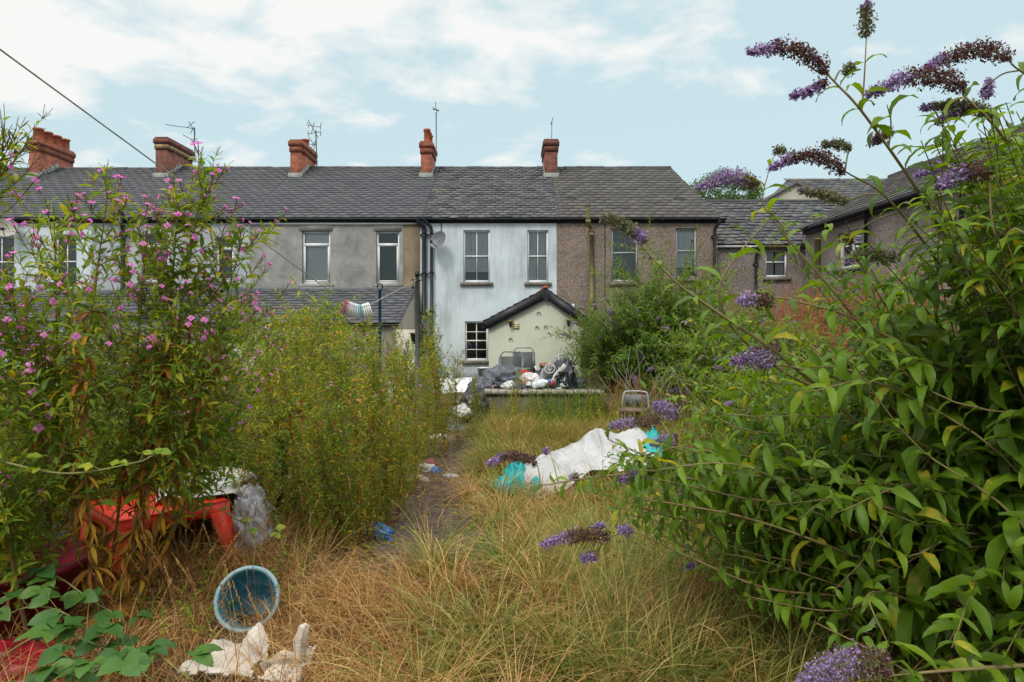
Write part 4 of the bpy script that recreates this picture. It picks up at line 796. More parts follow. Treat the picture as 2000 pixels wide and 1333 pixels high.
# stool-height red plastic table
M['red'] = noisy('red_plastic', [(.3, (.50, .022, .010)), (.5, (.80, .035, .012)), (.7, (.85, .06, .03))], 3.5, .45, .15, 60, spec=.4)
def table():
    A, B = P(226, 1048, 4.0), P(450, 983, 4.5); top = .425; A[2] = top; B[2] = top+.02; U2 = B-A; U2[2] = 0; ln = np.linalg.norm(U2); U2 /= ln; V2 = np.array([-U2[1], U2[0], 0])
    A = A-U2*0; dp = .62
    e = empty('plastic_table', ((A+B)/2+V2*dp/2)*(1, 1, 0), 'bright red plastic garden table half hidden in the weeds', 'table')
    T = lambda u, v, z: A+U2*u+V2*v+np.array([0, 0, z])
    m_ = MB(); t = .012; m_.hexa([T(0, 0, -.0), T(ln, 0, .0), T(ln, dp, .0), T(0, dp, .0), T(.02, .02, t), T(ln-.02, .02, t), T(ln-.02, dp-.02, t), T(.02, dp-.02, t)])
    def apron(a, b_, inx, iny):
        n = 12; pts = []
        for i in range(n+1):
            s_ = i/n; q = np.array(a)*(1-s_)+np.array(b_)*s_; h = -.075-.10*abs(2*s_-1)**4
            pts += [T(q[0], q[1], -.001), T(q[0], q[1], h), T(q[0]+inx, q[1]+iny, h), T(q[0]+inx, q[1]+iny, -.001)]
        m_.add(pts, [(4*i+a_, 4*i+(a_+1) % 4, 4*i+4+(a_+1) % 4, 4*i+4+a_) for i in range(n) for a_ in range(4)])
    apron((.002, .002), (ln-.002, .002), 0, .012); apron((.002, dp-.002), (ln-.002, dp-.002), 0, -.012); apron((.002, .015), (.002, dp-.015), .012, 0); apron((ln-.002, .015), (ln-.002, dp-.015), -.012, 0)
    m_.build('table_top', M['red'], e)
    for (u, v) in ((0, 0), (ln, 0), (ln, dp), (0, dp)):
        su, sv = (1 if u == 0 else -1), (1 if v == 0 else -1); m_ = MB(); w0, w1, th = .13, .07, .012
        for (du, dv) in ((1, 0), (0, 1)):
            q = []
            for z, w_, o_ in ((-.06, w0, 0), (-.45, w1, -.05)):
                bu, bv = u+su*(.001+(o_ if True else 0))*1, v+sv*(.001+o_)
                if du: q += [T(bu, bv, z), T(bu+su*w_, bv, z), T(bu+su*w_, bv+sv*th, z), T(bu, bv+sv*th, z)]
                else: q += [T(bu, bv+sv*th, z), T(bu, bv+sv*w_, z), T(bu+su*th, bv+sv*w_, z), T(bu+su*th, bv+sv*th, z)]
            m_.hexa(q[:4]+q[4:])
        m_.build('leg', M['red'], e)
table()
# teal bucket on its side
c = P(474, 1182, 3.52); c[2] = .150; ax = unit(np.array([.12, -.78, .42])); e = empty('bucket', c*(1, 1, 0), 'teal plastic bucket lying on its side, open end toward the viewer', 'bucket')
c = c+(0, .06, 0)
pr = [(0, -.27), (.105, -.27), (.11, -.26), (.150, -.01), (.163, -.01), (.166, .01), (.150, .012), (.140, -.02), (.10, -.255), (0, -.255)]
m_ = MB(); m_.lathe(c, pr[:4]+[(.15, 0), (.143, 0)]+pr[7:], 32, axis=ax); m_.build('bucket_body', noisy('faded_teal_plastic', [(.3, (.02, .13, .18)), (.55, (.05, .24, .32)), (.75, (.22, .38, .44))], 5, .5), e, smooth=True)
m_ = MB(); m_.lathe(c, [(.148, -.012), (.163, -.012), (.167, .0), (.163, .012), (.148, .010), (.146, 0), (.148, -.012)], 36, axis=ax); m_.build('rim', noisy('chalky_blue_rim', [(.3, (.20, .33, .37)), (.7, (.34, .47, .50))], 8, .7), e, smooth=True)
# dark red bin bottom left
M['maroon'] = noisy('maroon_plastic', [(.3, (.10, .008, .015)), (.7, (.22, .02, .035))], 2.5, .35)
c = P(40, 1225, 3.5); c[2] = 0; e = empty('plastic_tub', c, 'large maroon plastic tub behind the bramble leaves at the left edge', 'tub'); m_ = MB(); m_.lathe(c, [(0, 0), (.24, 0), (.31, .36), (.33, .36), (.33, .39), (.30, .39), (.225, .03), (0, .03)], 30); m_.build('tub_body', M['maroon'], e, smooth=True)
m_ = MB(); m_.tube([c+(-.2, -.26, .33), c+(0, -.37, .25), c+(.2, -.27, .33)], .01, 6); m_.build('handle', M['wbag'], e)
c = P(-10, 1310, 2.9); c[2] = 0; m_ = MB(); crumple(m_, c+(0, .1, 0), (.25, .2, .12), 41, .25, 4, .4); tag(m_.build('crushed_plastic', bagmat('red_plastic_lid', (.42, .01, .03), .35), smooth=True), 'crushed red plastic piece in the bottom left corner', 'plastic')
heap('bin_bag', 150, 1290, None, (.32, .2, .08), 'binbag', 'black plastic sheet on the ground under the bramble leaves', 'bin bag', 42, .4)
heap('plastic_bag', 110, 1095, None, (.14, .1, .2), 'greybag', 'grey blue plastic bag behind the brown stems at the left', 'plastic bag', 43, .3)
m_ = MB(); a, b_ = P(-20, 1048, 4.4), P(85, 1030, 4.6); m_.hexa([a+(0, -.02, -.05), b_+(0, -.02, -.05), b_+(0, .25, -.05), a+(0, .25, -.05), a+(0, -.02, 0), b_+(0, -.02, 0), b_+(0, .25, 0), a+(0, .25, 0)])
m_.hexa([a+(0, 0, -.45), a+(.05, 0, -.45), a+(.05, .05, -.45), a+(0, .05, -.45), a+(0, 0, -.051), a+(.05, 0, -.051), a+(.05, .05, -.051), a+(0, .05, -.051)]); m_.hexa([b_+(-.07, 0, -.47), b_+(-.02, 0, -.47), b_+(-.02, .05, -.47), b_+(-.07, .05, -.47), b_+(-.07, 0, -.051), b_+(-.02, 0, -.051), b_+(-.02, .05, -.051), b_+(-.07, .05, -.051)])
tag(m_.build('wooden_bench', M['plank']), 'brown wooden bench end behind the maroon tub', 'bench')
# broken white plastic crate piece and shard
M['offw'] = noisy('dirty_cream_plastic', [(.3, (.38, .33, .27)), (.6, (.62, .57, .50)), (.75, (.70, .66, .60))], 5, .6)
def crate():
    e = empty('broken_crate', P(520, 1300, 3.15)*(1, 1, 0), 'broken dirty white ribbed plastic panel with an upright jagged edge', 'plastic panel')
    nu, nv = 46, 26; U_, V_ = np.meshgrid(np.linspace(0, 1, nu), np.linspace(0, 1, nv), indexing='ij'); A_ = P(352, 1330, 3.0); B_ = P(592, 1330, 3.02); x_ = A_[0]+(B_[0]-A_[0])*U_; y_ = 2.92+V_*.42
    z_ = .045+.05*np.sin(U_*5+1)*V_+.035*np.abs(np.sin(V_*7+U_*3))+.10*np.clip(.55-np.abs(U_-.42)*4, 0, 1)*V_+.008*np.sin(U_*150)*(U_ > .6); Xc = np.stack([x_, y_, z_], -1); i_ = (np.arange(nu-1)[:, None]*nv+np.arange(nv-1)[None, :]); Fc = np.stack([i_, i_+nv, i_+nv+1, i_+1], -1)
    uu, vv = U_[:-1, :-1], V_[:-1, :-1]; top_ = np.interp(uu, [0, .15, .3, .42, .5, .6, .72, .86, 1], [.35, .75, .7, 1, .95, .55, .62, .78, .8]); kp = (vv < top_+.06*(n2(uu*30, vv*0, 1, 3)-.5)) & (vv > .12*n2(uu*14, 0*vv, 1, 4)) & ~(((uu-.62)/.07)**2+((vv-.30)/.14)**2 < 1)
    m_ = MB(); cloth(m_, Xc, Fc, kp, .006); m_.build('panel', M['offw'], e)
    m_ = MB(); B0, B1 = P(575, 1330, 3.05), P(590, 1228, 3.05); B2, B3 = P(560, 1240, 3.05), P(545, 1332, 3.05)
    jag = [P(*q, 3.08) for q in ((578, 1335), (586, 1290), (588, 1250), (592, 1228), (584, 1222), (578, 1240), (572, 1250), (575, 1275), (560, 1280), (540, 1276), (525, 1290), (505, 1296), (520, 1320))]; n = len(jag)
    m_.add(jag+[p+(.02, .03, 0) for p in jag], [tuple(range(n)), tuple(range(2*n-1, n-1, -1))]); m_.add(jag+[p+(.02, .03, 0) for p in jag], [(i, (i+1) % n, (i+1) % n+n, i+n) for i in range(n)])
    for k in range(9):
        a = P(570-k*6, 1282+k*1.5, 3.07); m_.tube([a, a+(0, -.004, -.09)], .003, 4)
    m_.build('ribbed_edge', M['offw'], e)
    m_ = MB(); m_.tube([P(590, 1300, 2.95), P(582, 1325, 2.93), P(570, 1345, 2.9)], [.014, .018, .02], 8); m_.build('tube_handle', M['offw'], e)
heap('plastic_bag', 450, 1300, None, (.10, .08, .05), 'lilac', 'greyish scrap of film under the teal bucket', 'plastic bag', 51, .5)

# cloth laid out by a small position-based simulation: it falls on a lumpy support and keeps its folds
def drape(hf, org2, U2, V2, lu, lv, nu, nv, comp=.8, z0=.5, steps=170, seed=0, stiff=.08, outline=None):
    r = np.random.default_rng(seed); X = np.zeros((nu, nv, 3)); a, b_ = np.meshgrid(np.linspace(-.5, .5, nu), np.linspace(-.5, .5, nv), indexing='ij')
    X[..., 0] = org2[0]+a*lu*comp*U2[0]+b_*lv*comp*V2[0]; X[..., 1] = org2[1]+a*lu*comp*U2[1]+b_*lv*comp*V2[1]
    X[..., 2] = hf(X[..., 0], X[..., 1])+z0*.3+.16*(n2(a*9, b_*9, 1, seed+1)-.5)+.10*(n2(a*22, b_*22, 1, seed+2)-.5)+.06
    du, dv = lu/(nu-1), lv/(nv-1); dd = math.hypot(du, dv); Vv = np.zeros_like(X)
    def con(A, B, L, k, mn=False):
        d = X[B]-X[A]; l = np.linalg.norm(d, axis=-1, keepdims=True)+1e-9; c = (l-L)/l*.5*k
        if mn: c = np.minimum(c, 0)
        X[A] += d*c; X[B] -= d*c
    S = slice
    for st in range(steps):
        Vv[..., 2] -= .006; Vv *= .95; P0 = X.copy(); X += Vv
        for _ in range(4):
            for o in (0, 1):
                m = (nu-o)//2; con((S(o, o+2*m, 2), S(None)), (S(o+1, o+2*m, 2), S(None)), du, 1); m = (nv-o)//2; con((S(None), S(o, o+2*m, 2)), (S(None), S(o+1, o+2*m, 2)), dv, 1)
            con((S(0, -1), S(0, -1)), (S(1, None), S(1, None)), dd, .35); con((S(0, -1), S(1, None)), (S(1, None), S(0, -1)), dd, .35)
            con((S(0, -3), S(None)), (S(3, None), S(None)), du*2.9, stiff*.5, True); con((S(None), S(0, -3)), (S(None), S(3, None)), dv*2.9, stiff*.5, True)
            h = hf(X[..., 0], X[..., 1])+.006; hit = X[..., 2] < h; X[..., 2] = np.maximum(X[..., 2], h)
        Vv = X-P0; Vv[hit, :2] *= .35; Vv = np.clip(Vv, -.03, .03)
    f = (np.arange(nu-1)[:, None]*nv+np.arange(nv-1)[None, :])
    return X, np.stack([f, f+nv, f+nv+1, f+1], -1)
def cloth(mb, X, F_, keep=None, t=.003):
    V_ = X.reshape(-1, 3); f = F_.reshape(-1, 4) if keep is None else F_[keep]
    gu = np.gradient(X, axis=0); gv = np.gradient(X, axis=1); N_ = unit(np.cross(gu, gv)).reshape(-1, 3); N_[N_[:, 2] < 0] *= -1
    mb.add(V_, f); mb.add(V_-N_*t, f[:, ::-1])
def wrinkle(X, fr, amp):
    x, y = X[..., 0], X[..., 1]; w = 0
    for k, (f_, a_) in enumerate(((1, 1), (2.1, .6), (4.3, .35))): w = w+a_*(1-2.4*np.abs(n2((x+y*.6)*fr*f_, (y-x*.5)*fr*f_*.6, 1, 40+k)-.5))
    X = X.copy(); X[..., 2] = X[..., 2]+amp*(w-.6); return X
def bump(x, y, cx, cy, rx, ry, h, ang=0, p=2.0):
    c, s_ = cos(ang), sin(ang); u = ((x-cx)*c+(y-cy)*s_)/rx; v = (-(x-cx)*s_+(y-cy)*c)/ry; return h*np.clip(1-(np.abs(u)**p+np.abs(v)**p), 0, 1)**.6
def taut(x, y, segs, slope=.8):
    """cloth pulled over edges: the highest of several falling planes, so the creases between them stay sharp"""
    H = np.full(x.shape, -1.0)
    for (ax, ay, ah, bx, by, bh, *k) in segs:
        dx, dy = bx-ax, by-ay; t = np.clip(((x-ax)*dx+(y-ay)*dy)/(dx*dx+dy*dy), 0, 1); d = np.hypot(x-ax-t*dx, y-ay-t*dy); sl = k[0] if k else slope
        H = np.maximum(H, ah+(bh-ah)*t-sl*d*(1-.35*np.clip(d/.5, 0, 1)))
    return H
def sheetgrid(cx, cy, lu, lv, an, nu, nv, seed, rag=.08):
    a_, b_ = np.meshgrid(np.linspace(-.5, .5, nu), np.linspace(-.5, .5, nv), indexing='ij'); w = 1+rag*4*(n2(np.arctan2(b_, a_)*2.3, 0*a_, 1, seed)-.5)
    u = a_*lu*w+.05*(n2(a_*7, b_*7, 1, seed+1)-.5); v = b_*lv*w+.05*(n2(a_*7, b_*7, 1, seed+2)-.5); x = cx+u*cos(an)-v*sin(an); y = cy+u*sin(an)+v*cos(an); i = (np.arange(nu-1)[:, None]*nv+np.arange(nv-1)[None, :]); return x, y, np.stack([i, i+nv, i+nv+1, i+1], -1)
def tent():
    e = empty('collapsed_tent', (.6, 6.6, 0), 'collapsed white and teal tent crumpled in the long grass', 'tent'); an = .36
    x, y, F_ = sheetgrid(.68, 6.74, 1.45, .98, an, 190, 130, 3); wx = x+.06*(n2(x, y, 3, 61)-.5); wy = y+.06*(n2(x, y, 3, 62)-.5)
    segs = [(.78, 6.84, .44, 1.02, 6.98, .50), (1.02, 6.98, .50, 1.30, 7.06, .46), (.78, 6.84, .44, .52, 6.72, .24, 1.0), (.52, 6.72, .24, .10, 6.52, .13, .9), (.78, 6.84, .44, .74, 6.42, .07, 1.35), (1.02, 6.98, .50, 1.02, 6.50, .12, 1.5), (1.02, 6.98, .48, .88, 6.48, .08, 1.2), (1.30, 7.06, .46, 1.34, 6.66, .10, 1.5), (1.30, 7.06, .46, 1.18, 6.58, .10, 1.25), (.52, 6.72, .24, .48, 6.40, .05, 1.1), (.52, 6.72, .22, .28, 6.38, .05, 1.2), (1.30, 7.06, .46, 1.42, 7.04, .22, 1.6)]
    H = taut(wx, wy, segs); fold = 0
    for fr, am, o in ((3, .055, 1), (7, .03, 2), (15, .010, 3)):
        q = n2(x*.8+y*.2, y*.35-x*.25, fr, 70+o); fold = fold+am*(1-np.abs(q-.5)*4)
    H = np.maximum(H+fold*np.clip(.35+H*1.6, .2, 1), .015+.012*n2(x, y, 14, 5)+.03*np.abs(n2(x, y, 6, 6)-.5)); X = np.stack([x, y, terr(x, y)+.03+H], -1)
    m_ = MB(); cloth(m_, X, F_); m_.build('white_sheet', ridged(noisy('white_tent_cloth', [(.30, (.16, .155, .14)), (.42, (.34, .34, .34)), (.6, (.42, .42, .435))], 3.0, .55, nrough=.75), 3, .12, .02), e, smooth=True)
    tm = ridged(noisy('teal_tent_cloth', [(.3, (.0, .13, .14)), (.6, (.0, .34, .33))], 6, .4), 9, .5, .03); r_ = np.random.default_rng(4)
    for k, (cx, cy, lu, lv, aa, hh) in enumerate(((-.05, 6.20, .56, .44, .5, .20), (.02, 6.58, .42, .40, 1.1, .26), (1.40, 6.92, .26, .62, .3, .56), (.62, 6.28, .5, .2, .2, .06), (.24, 6.34, .36, .22, .3, .14))):
        x, y, F_ = sheetgrid(cx, cy, lu, lv, aa, 60, 50, 80+k, .12); sg = []
        for q in range(7): t = r_.uniform(0, 6.28); sg.append((cx+r_.normal(0, lu*.12), cy+r_.normal(0, lv*.12), hh*r_.uniform(.7, 1), cx+cos(t)*lu*.5, cy+sin(t)*lv*.5, hh*r_.uniform(0, .3), 1.6))
        H = taut(x+.03*(n2(x, y, 9, 90+k)-.5), y+.03*(n2(x, y, 9, 95+k)-.5), sg)+.02*(1-np.abs(n2(x, y, 11, k)-.5)*4)
        X = np.stack([x, y, terr(x, y)+.035+np.maximum(H, .02*n2(x, y, 15, k))], -1); m_ = MB(); cloth(m_, X, F_); m_.build('teal_panel', tm, e, smooth=True)
tent()
crate()
# loose sheets: dark liner over the heap, white sheeting on the table
def sheet(name, c, lu, lv, aa, hf, mat, label, cat, comp=.75, seed=1, nu=56, nv=44, group=None):
    X, F_ = drape(hf, c, (cos(aa), sin(aa)), (-sin(aa), cos(aa)), lu, lv, nu, nv, comp, .2, 120, seed); m_ = MB(); cloth(m_, X, F_); return tag(m_.build(name, M[mat], smooth=True), label, cat, group)
hz = .40
sheet('liner_sheet', (.0, 11.35), 1.0, .8, .3, lambda x, y: np.maximum.reduce([hz+0*x, hz+bump(x, y, -.05, 11.4, .42, .35, .30), hz+bump(x, y, .25, 11.2, .3, .3, .16)])-np.clip((x < -.45)*1.0, 0, .0), 'greybag', 'slate grey plastic liner draped over the left of the rubbish heap', 'plastic sheet', .78, 31)
sheet('liner_sheet', (.62, 11.4), 1.0, .8, -.2, lambda x, y: np.maximum.reduce([hz+0*x, hz+bump(x, y, .65, 11.5, .4, .3, .26), hz+bump(x, y, .45, 11.15, .3, .25, .12)]), 'binbag', 'black plastic liner draped over the middle of the rubbish heap', 'plastic sheet', .72, 32)
sheet('plastic_sheet', (-2.05, 4.72), .85, .6, .5, lambda x, y: np.where((x < -1.85) & (y < 5.05), .46, .12)+bump(x, y, -2.1, 4.85, .3, .22, .10), 'wbag', 'folded white plastic sheeting on top of the red table', 'plastic sheet', .7, 33)
sheet('bin_bag', (-.62, 10.42), .75, .7, 1.3, lambda x, y: np.maximum(np.where(y > 10.6, .42, 0)+.02, bump(x, y, -.55, 10.4, .22, .25, .48)), 'binbag', 'black liner sliding down the left end of the concrete wall', 'bin bag', .7, 34, group=G_)
# ------------------------------------------------------------------ clothes line, prop, post, pegs
pd = 8.5
top = P(815, 546, pd); c = top*(1, 1, 0); e = empty('washing_line_post', c, 'grey steel washing line post with a small pulley head', 'post')
m_ = MB(); m_.tube([c, top-(0, 0, .0)], .027, 10); m_.build('post_tube', M['metal'], e)
m_ = MB()
for k in range(4): a_ = k*pi/2+.4; m_.tube([top+(0, 0, -.03), top+(.07*cos(a_), .07*sin(a_), -.0), top+(.085*cos(a_), .085*sin(a_), -.02)], .008, 5)
m_.box(top[0]-.025, top[0]+.025, top[1]-.02, top[1]+.02, top[2]+.03, top[2]+.1); m_.box(top[0]-.012, top[0]+.012, top[1]-.012, top[1]+.012, top[2]-.01, top[2]+.03); m_.tube([top+(-.05, -.02, -.0), top+(-.05, -.02, -.08)], .005, 5); m_.lathe(top+(-.05, -.03, -.10), [(0, 0), (.02, .003), (.02, .017), (0, .02)], 10, axis=(0, 1, 0)); m_.build('line_head', M['blackpipe'], e)
pt = P(742, 566, 7.6); c = pt*(1, 1, 0)+(.0, 0, 0); e = empty('line_prop', c, 'blue clothes line prop with black hook top', 'prop'); m_ = MB(); m_.tube([c, pt], .0165, 10); m_.build('prop_tube', noisy('blue_painted_tube', [(.3, (.012, .06, .16)), (.7, (.02, .10, .25))], 5, .4), e)
m_ = MB(); m_.tube([pt+(.03*cos(a_), 0, .03+.035*sin(a_)) for a_ in np.linspace(-2.2, 3.6, 12)], .008, 6); m_.build('hook', M['blackpipe'], e)
l0, l1, l2_ = P(-300, -123, 2.5), P(673, 590, 6.6), P(722, 596, 6.9)
mid_ = (l1+l2_)/2+(0, 0, -.035)
ln_ = np.vstack([smoothpts([l0, l1], 6)[:-1], smoothpts([l1, mid_, l2_], 5)[:-1], smoothpts([l2_, P(815, 547, pd)], 3)])
m_ = MB(); m_.tube(ln_, .0042, 6); tag(m_.build('clothes_line', noisy('pale_cord', [(.3, (.20, .18, .17)), (.7, (.40, .38, .36))], 20, .7)), 'sagging pale clothes line crossing from the upper left to the grey post', 'clothes line')
pc = [(.75, .75, .73), (.70, .35, .38), (.72, .68, .66), (.62, .70, .72), (.75, .76, .76), (.12, .35, .42), (.70, .74, .74), (.35, .55, .58), (.72, .72, .60), (.66, .66, .66), (.74, .75, .75), (.40, .10, .12)]
pn = ['cream', 'dusty pink', 'off-white', 'pale blue', 'white', 'deep teal', 'bright white', 'blue grey', 'yellowish', 'light grey', 'plain white', 'dark red']
order = [11, 1, 0, 2, 3, 4, 7, 5, 6, 8, 9, 10]
nb = len(order)
for k, idx in enumerate(order):
    t = (k+.5)/nb; q = (l1*(1-t)**2+2*t*(1-t)*((l1+l2_)/2+(0, 0, -.07))+l2_*t*t); sw_ = (t-.5)*.7; m_ = MB(); pl = 'leftmost' if k == 0 else 'rightmost' if k == nb-1 else None
    for s_ in (-1, 1):
        a_ = q+(s_*.004-sin(sw_)*.03, s_*.004, .03); b_ = q+(sin(sw_)*.11+s_*.012, s_*.006, -.115*cos(sw_)); pr_ = np.array([.006, 0, 0]); bk = np.array([0, .006, 0]); m_.hexa([b_-pr_, b_+pr_, b_+pr_+bk, b_-pr_+bk, a_-pr_, a_+pr_, a_+pr_+bk, a_-pr_+bk])
    lab = f'{pn[idx]} clothes peg, ' + (pl+' of the bunch on the sagging line' if pl else f'between the {pn[order[k-1]]} and the {pn[order[k+1]]} peg on the line')
    tag(m_.build('clothes_peg', simple(pn[idx].replace(' ', '_').replace('-', '_')+'_peg', pc[idx], .5)), lab, 'peg', 'clothes pegs bunched on the line')
# cream wall stub, black pot and fallen gutter right of C's extension
m_ = MB(); a = P(806, 655, 14); m_.box(a[0]-.35, a[0]+.05, 14, 14.2, -.15, 1.45); tag(m_.build('garden_wall', M['cream']), 'short cream rendered wall between the post and the slate lean-to', 'wall')
c = P(812, 672, 13.6); m_ = MB(); m_.lathe(c, [(0, 0), (.08, 0), (.11, .2), (.12, .2), (.12, .22), (.1, .22), (.07, .02)], 14); tag(m_.build('flower_pot', M['black']), 'black plastic pot behind the grey washing line post', 'pot')
m_ = MB(); m_.tube([P(815, 606, 16.5), P(834, 648, 16.3)], .06, 8); tag(m_.build('loose_pipe', M['blackpipe']), 'loose black pipe leaning at the foot of the downpipes', 'pipe')
heap('plastic_sheet', 800, 800, 12.5, (.38, .3, .62), 'wbag', 'white plastic sheet seen through the stems beside the grey post', 'plastic sheet', 61, .4)
# ------------------------------------------------------------------ vegetation helpers
def leafmesh(mb, Pt, D, Nn, L, W, bend, seg=5, fold=.18, mi=0, wave=0.0, rng=rng, shape='lance'):
    """many curved leaves at once: Pt base, D axis, Nn upper side, L length, W width, bend radians"""
    n = len(Pt)
    if n == 0: return
    Pt = np.asarray(Pt, float); D = unit(np.asarray(D, float)); Nn = np.asarray(Nn, float); Nn = unit(Nn-(Nn*D).sum(1)[:, None]*D); S = np.cross(D, Nn)
    L = np.broadcast_to(L, (n,)); W = np.broadcast_to(W, (n,)); bend = np.broadcast_to(bend, (n,))
    t = np.linspace(0, 1, seg+1); prof = {'lance': np.sin(pi*t**.75)**.9, 'ovate': np.sin(pi*t**.6)**.75, 'narrow': np.sin(pi*t**.9)}[shape]; prof[0] = .08; prof[-1] = .0
    c = np.zeros((n, seg+1, 3)); cur = Pt.copy(); c[:, 0] = cur; nrm = np.zeros((n, seg+1, 3)); nrm[:, 0] = Nn
    for k in range(1, seg+1):
        a = bend*((k-.5)/seg)**1.2; d = np.cos(a)[:, None]*D-np.sin(a)[:, None]*Nn; cur = cur+d*(L/seg)[:, None]; c[:, k] = cur; nrm[:, k] = np.sin(a)[:, None]*D+np.cos(a)[:, None]*Nn
    tw = rng.normal(0, .5, n)[:, None, None]*t[None, :, None]; Sk = S[:, None, :]*np.cos(tw)+nrm*np.sin(tw); nk = nrm*np.cos(tw)-S[:, None, :]*np.sin(tw)
    w = (W[:, None]*prof[None, :]*.5)[:, :, None]; wv = (rng.normal(0, wave, (n, seg+1))*W[:, None])[:, :, None]
    up = fold*w*2+wv
    l = c-Sk*w+nk*up; r = c+Sk*w+nk*(fold*w*2-wv)
    v = np.stack([l, c, r], 2).reshape(n, -1, 3); m = v.shape[1]
    f = []
    for k in range(seg): f += [(3*k, 3*k+1, 3*k+4, 3*k+3), (3*k+1, 3*k+2, 3*k+5, 3*k+4)]
    f = np.array(f)[None]+np.arange(n)[:, None, None]*m
    mb.add(v.reshape(-1, 3), f.reshape(-1, 4), mi)
def rndir(n, r): return unit(r.normal(size=(n, 3)))
GREEN = [(.15, (.055, .105, .012)), (.5, (.10, .175, .018)), (.85, (.16, .235, .028)), (1, (.30, .28, .03))]
M['leafB'] = island('butterfly_bush_leaf', [(0, (.055, .115, .008)), (.5, (.105, .20, .011)), (.9, (.165, .275, .018)), (.955, (.20, .29, .02)), (1, (.42, .36, .03))], .45, .42, .3, fine=22, bump=.35, fa=.35, under=(.24, .30, .13))
M['leafBunder'] = M['leafB']
M['leafW'] = island('willowherb_leaf', [(0, (.08, .16, .014)), (.5, (.155, .25, .018)), (.85, (.26, .33, .028)), (1, (.52, .42, .03))], .5, .42, .3, under=(.20, .26, .11))
M['leafY'] = island('yellowing_leaf', [(0, (.09, .17, .014)), (.4, (.18, .25, .02)), (.78, (.30, .30, .028)), (1, (.56, .37, .03))], .55, .42, .3, under=(.22, .26, .10))
M['wilt'] = island('withered_leaf', [(0, (.46, .32, .03)), (.3, (.52, .30, .03)), (.55, (.36, .15, .035)), (.8, (.20, .075, .025)), (1, (.13, .05, .02))], .7, .3, .2)
M['stemW'] = noisy('willowherb_stem', [(.35, (.20, .10, .035)), (.55, (.19, .18, .05)), (.7, (.26, .13, .05))], 5, .7)
M['stemB'] = noisy('woody_stem', [(.3, (.13, .105, .04)), (.5, (.21, .17, .07)), (.7, (.15, .075, .04))], 7, .75)
M['stemG'] = noisy('green_stem', [(.3, (.14, .17, .045)), (.6, (.20, .19, .07))], 5, .6)
M['pod'] = island('seed_pod', [(0, (.14, .15, .04)), (.5, (.17, .11, .05)), (1, (.16, .06, .06))], .7, .1)
M['petal'] = island('pink_petal', [(0, (.50, .10, .38)), (.6, (.68, .20, .52)), (1, (.74, .34, .62))], .6, .4)
M['fresh'] = island('lilac_floret', [(0, (.14, .085, .20)), (.5, (.27, .175, .36)), (.88, (.42, .29, .50)), (1, (.60, .48, .64))], .6, .3)
M['faded'] = island('faded_floret', [(0, (.045, .022, .018)), (.5, (.11, .048, .035)), (.8, (.17, .085, .06)), (1, (.20, .11, .22))], .8, .2)
M['bud'] = island('green_bud', [(0, (.08, .10, .035)), (.6, (.16, .17, .07)), (1, (.20, .16, .15))], .8, .2)
M['leafD'] = island('dark_shrub_leaf', [(0, (.03, .075, .012)), (.6, (.06, .13, .02)), (1, (.11, .19, .03))], .5, .35, .3, under=(.14, .20, .09))
M['leafM'] = island('mid_shrub_leaf', [(0, (.045, .11, .010)), (.6, (.095, .185, .014)), (1, (.16, .25, .02))], .5, .4, .3, under=(.17, .23, .10))
M['orange'] = island('dry_orange_weed', [(0, (.22, .085, .035)), (.6, (.36, .16, .06)), (1, (.42, .24, .10))], .85, .2)
M['dryleaf'] = island('dry_grass_blade', [(0, (.17, .075, .02)), (.4, (.33, .165, .048)), (.8, (.47, .275, .095)), (1, (.62, .43, .19))], .6, .15, .25)
M['grngrass'] = island('green_grass_blade', [(0, (.06, .105, .012)), (.4, (.15, .18, .026)), (.75, (.28, .255, .055)), (1, (.47, .36, .13))], .55, .25, .25)

def stem_leaves(mb, pts, r, L=(.12, .18), wr=.24, gap=.07, t0=0, droop=(.9, 1.9), taper=True, out=.75, mi=0, shape='lance', seg=5, wave=.08, keep=1.0):
    pts = np.asarray(pts); seglen = np.linalg.norm(np.diff(pts, axis=0), axis=1); cum = np.r_[0, np.cumsum(seglen)]; tot = cum[-1]
    s = np.arange(t0*tot+gap*.5, tot, gap); PP = []; DD = []; NN = []; LL = []
    for i, q in enumerate(s):
        k = min(len(seglen)-1, np.searchsorted(cum, q)-1); k = max(k, 0); a = (q-cum[k])/seglen[k]; p = pts[k]*(1-a)+pts[k+1]*a; T = unit(pts[k+1]-pts[k])
        base = np.cross(T, (0, 0, 1)); base = unit(base) if np.linalg.norm(base) > .15 else np.array([1.0, 0, 0]); b2 = np.cross(T, base); an = (i % 2)*pi/2+r.normal(0, .35)
        sd = base*cos(an)+b2*sin(an)
        tt = q/tot; l = r.uniform(*L)*(1-.55*max(0, tt-.6)/.4 if taper else 1)
        for sg in (-1, 1):
            if r.random() > keep: continue
            d = unit(sd*sg*out+T*.55+r.normal(0, .12, 3)+(0, 0, .10)); PP.append(p); DD.append(d); nn = unit(np.array([0, 0, 1.0])+T*.5+r.normal(0, .2, 3)); NN.append(nn); LL.append(l*r.uniform(.8, 1.12))
    if PP:
        LL = np.array(LL); leafmesh(mb, np.array(PP), np.array(DD), np.array(NN), LL, LL*wr*r.uniform(.8, 1.2, len(LL)), r.uniform(*droop, len(LL)), seg, mi=mi, wave=wave, rng=r, shape=shape)
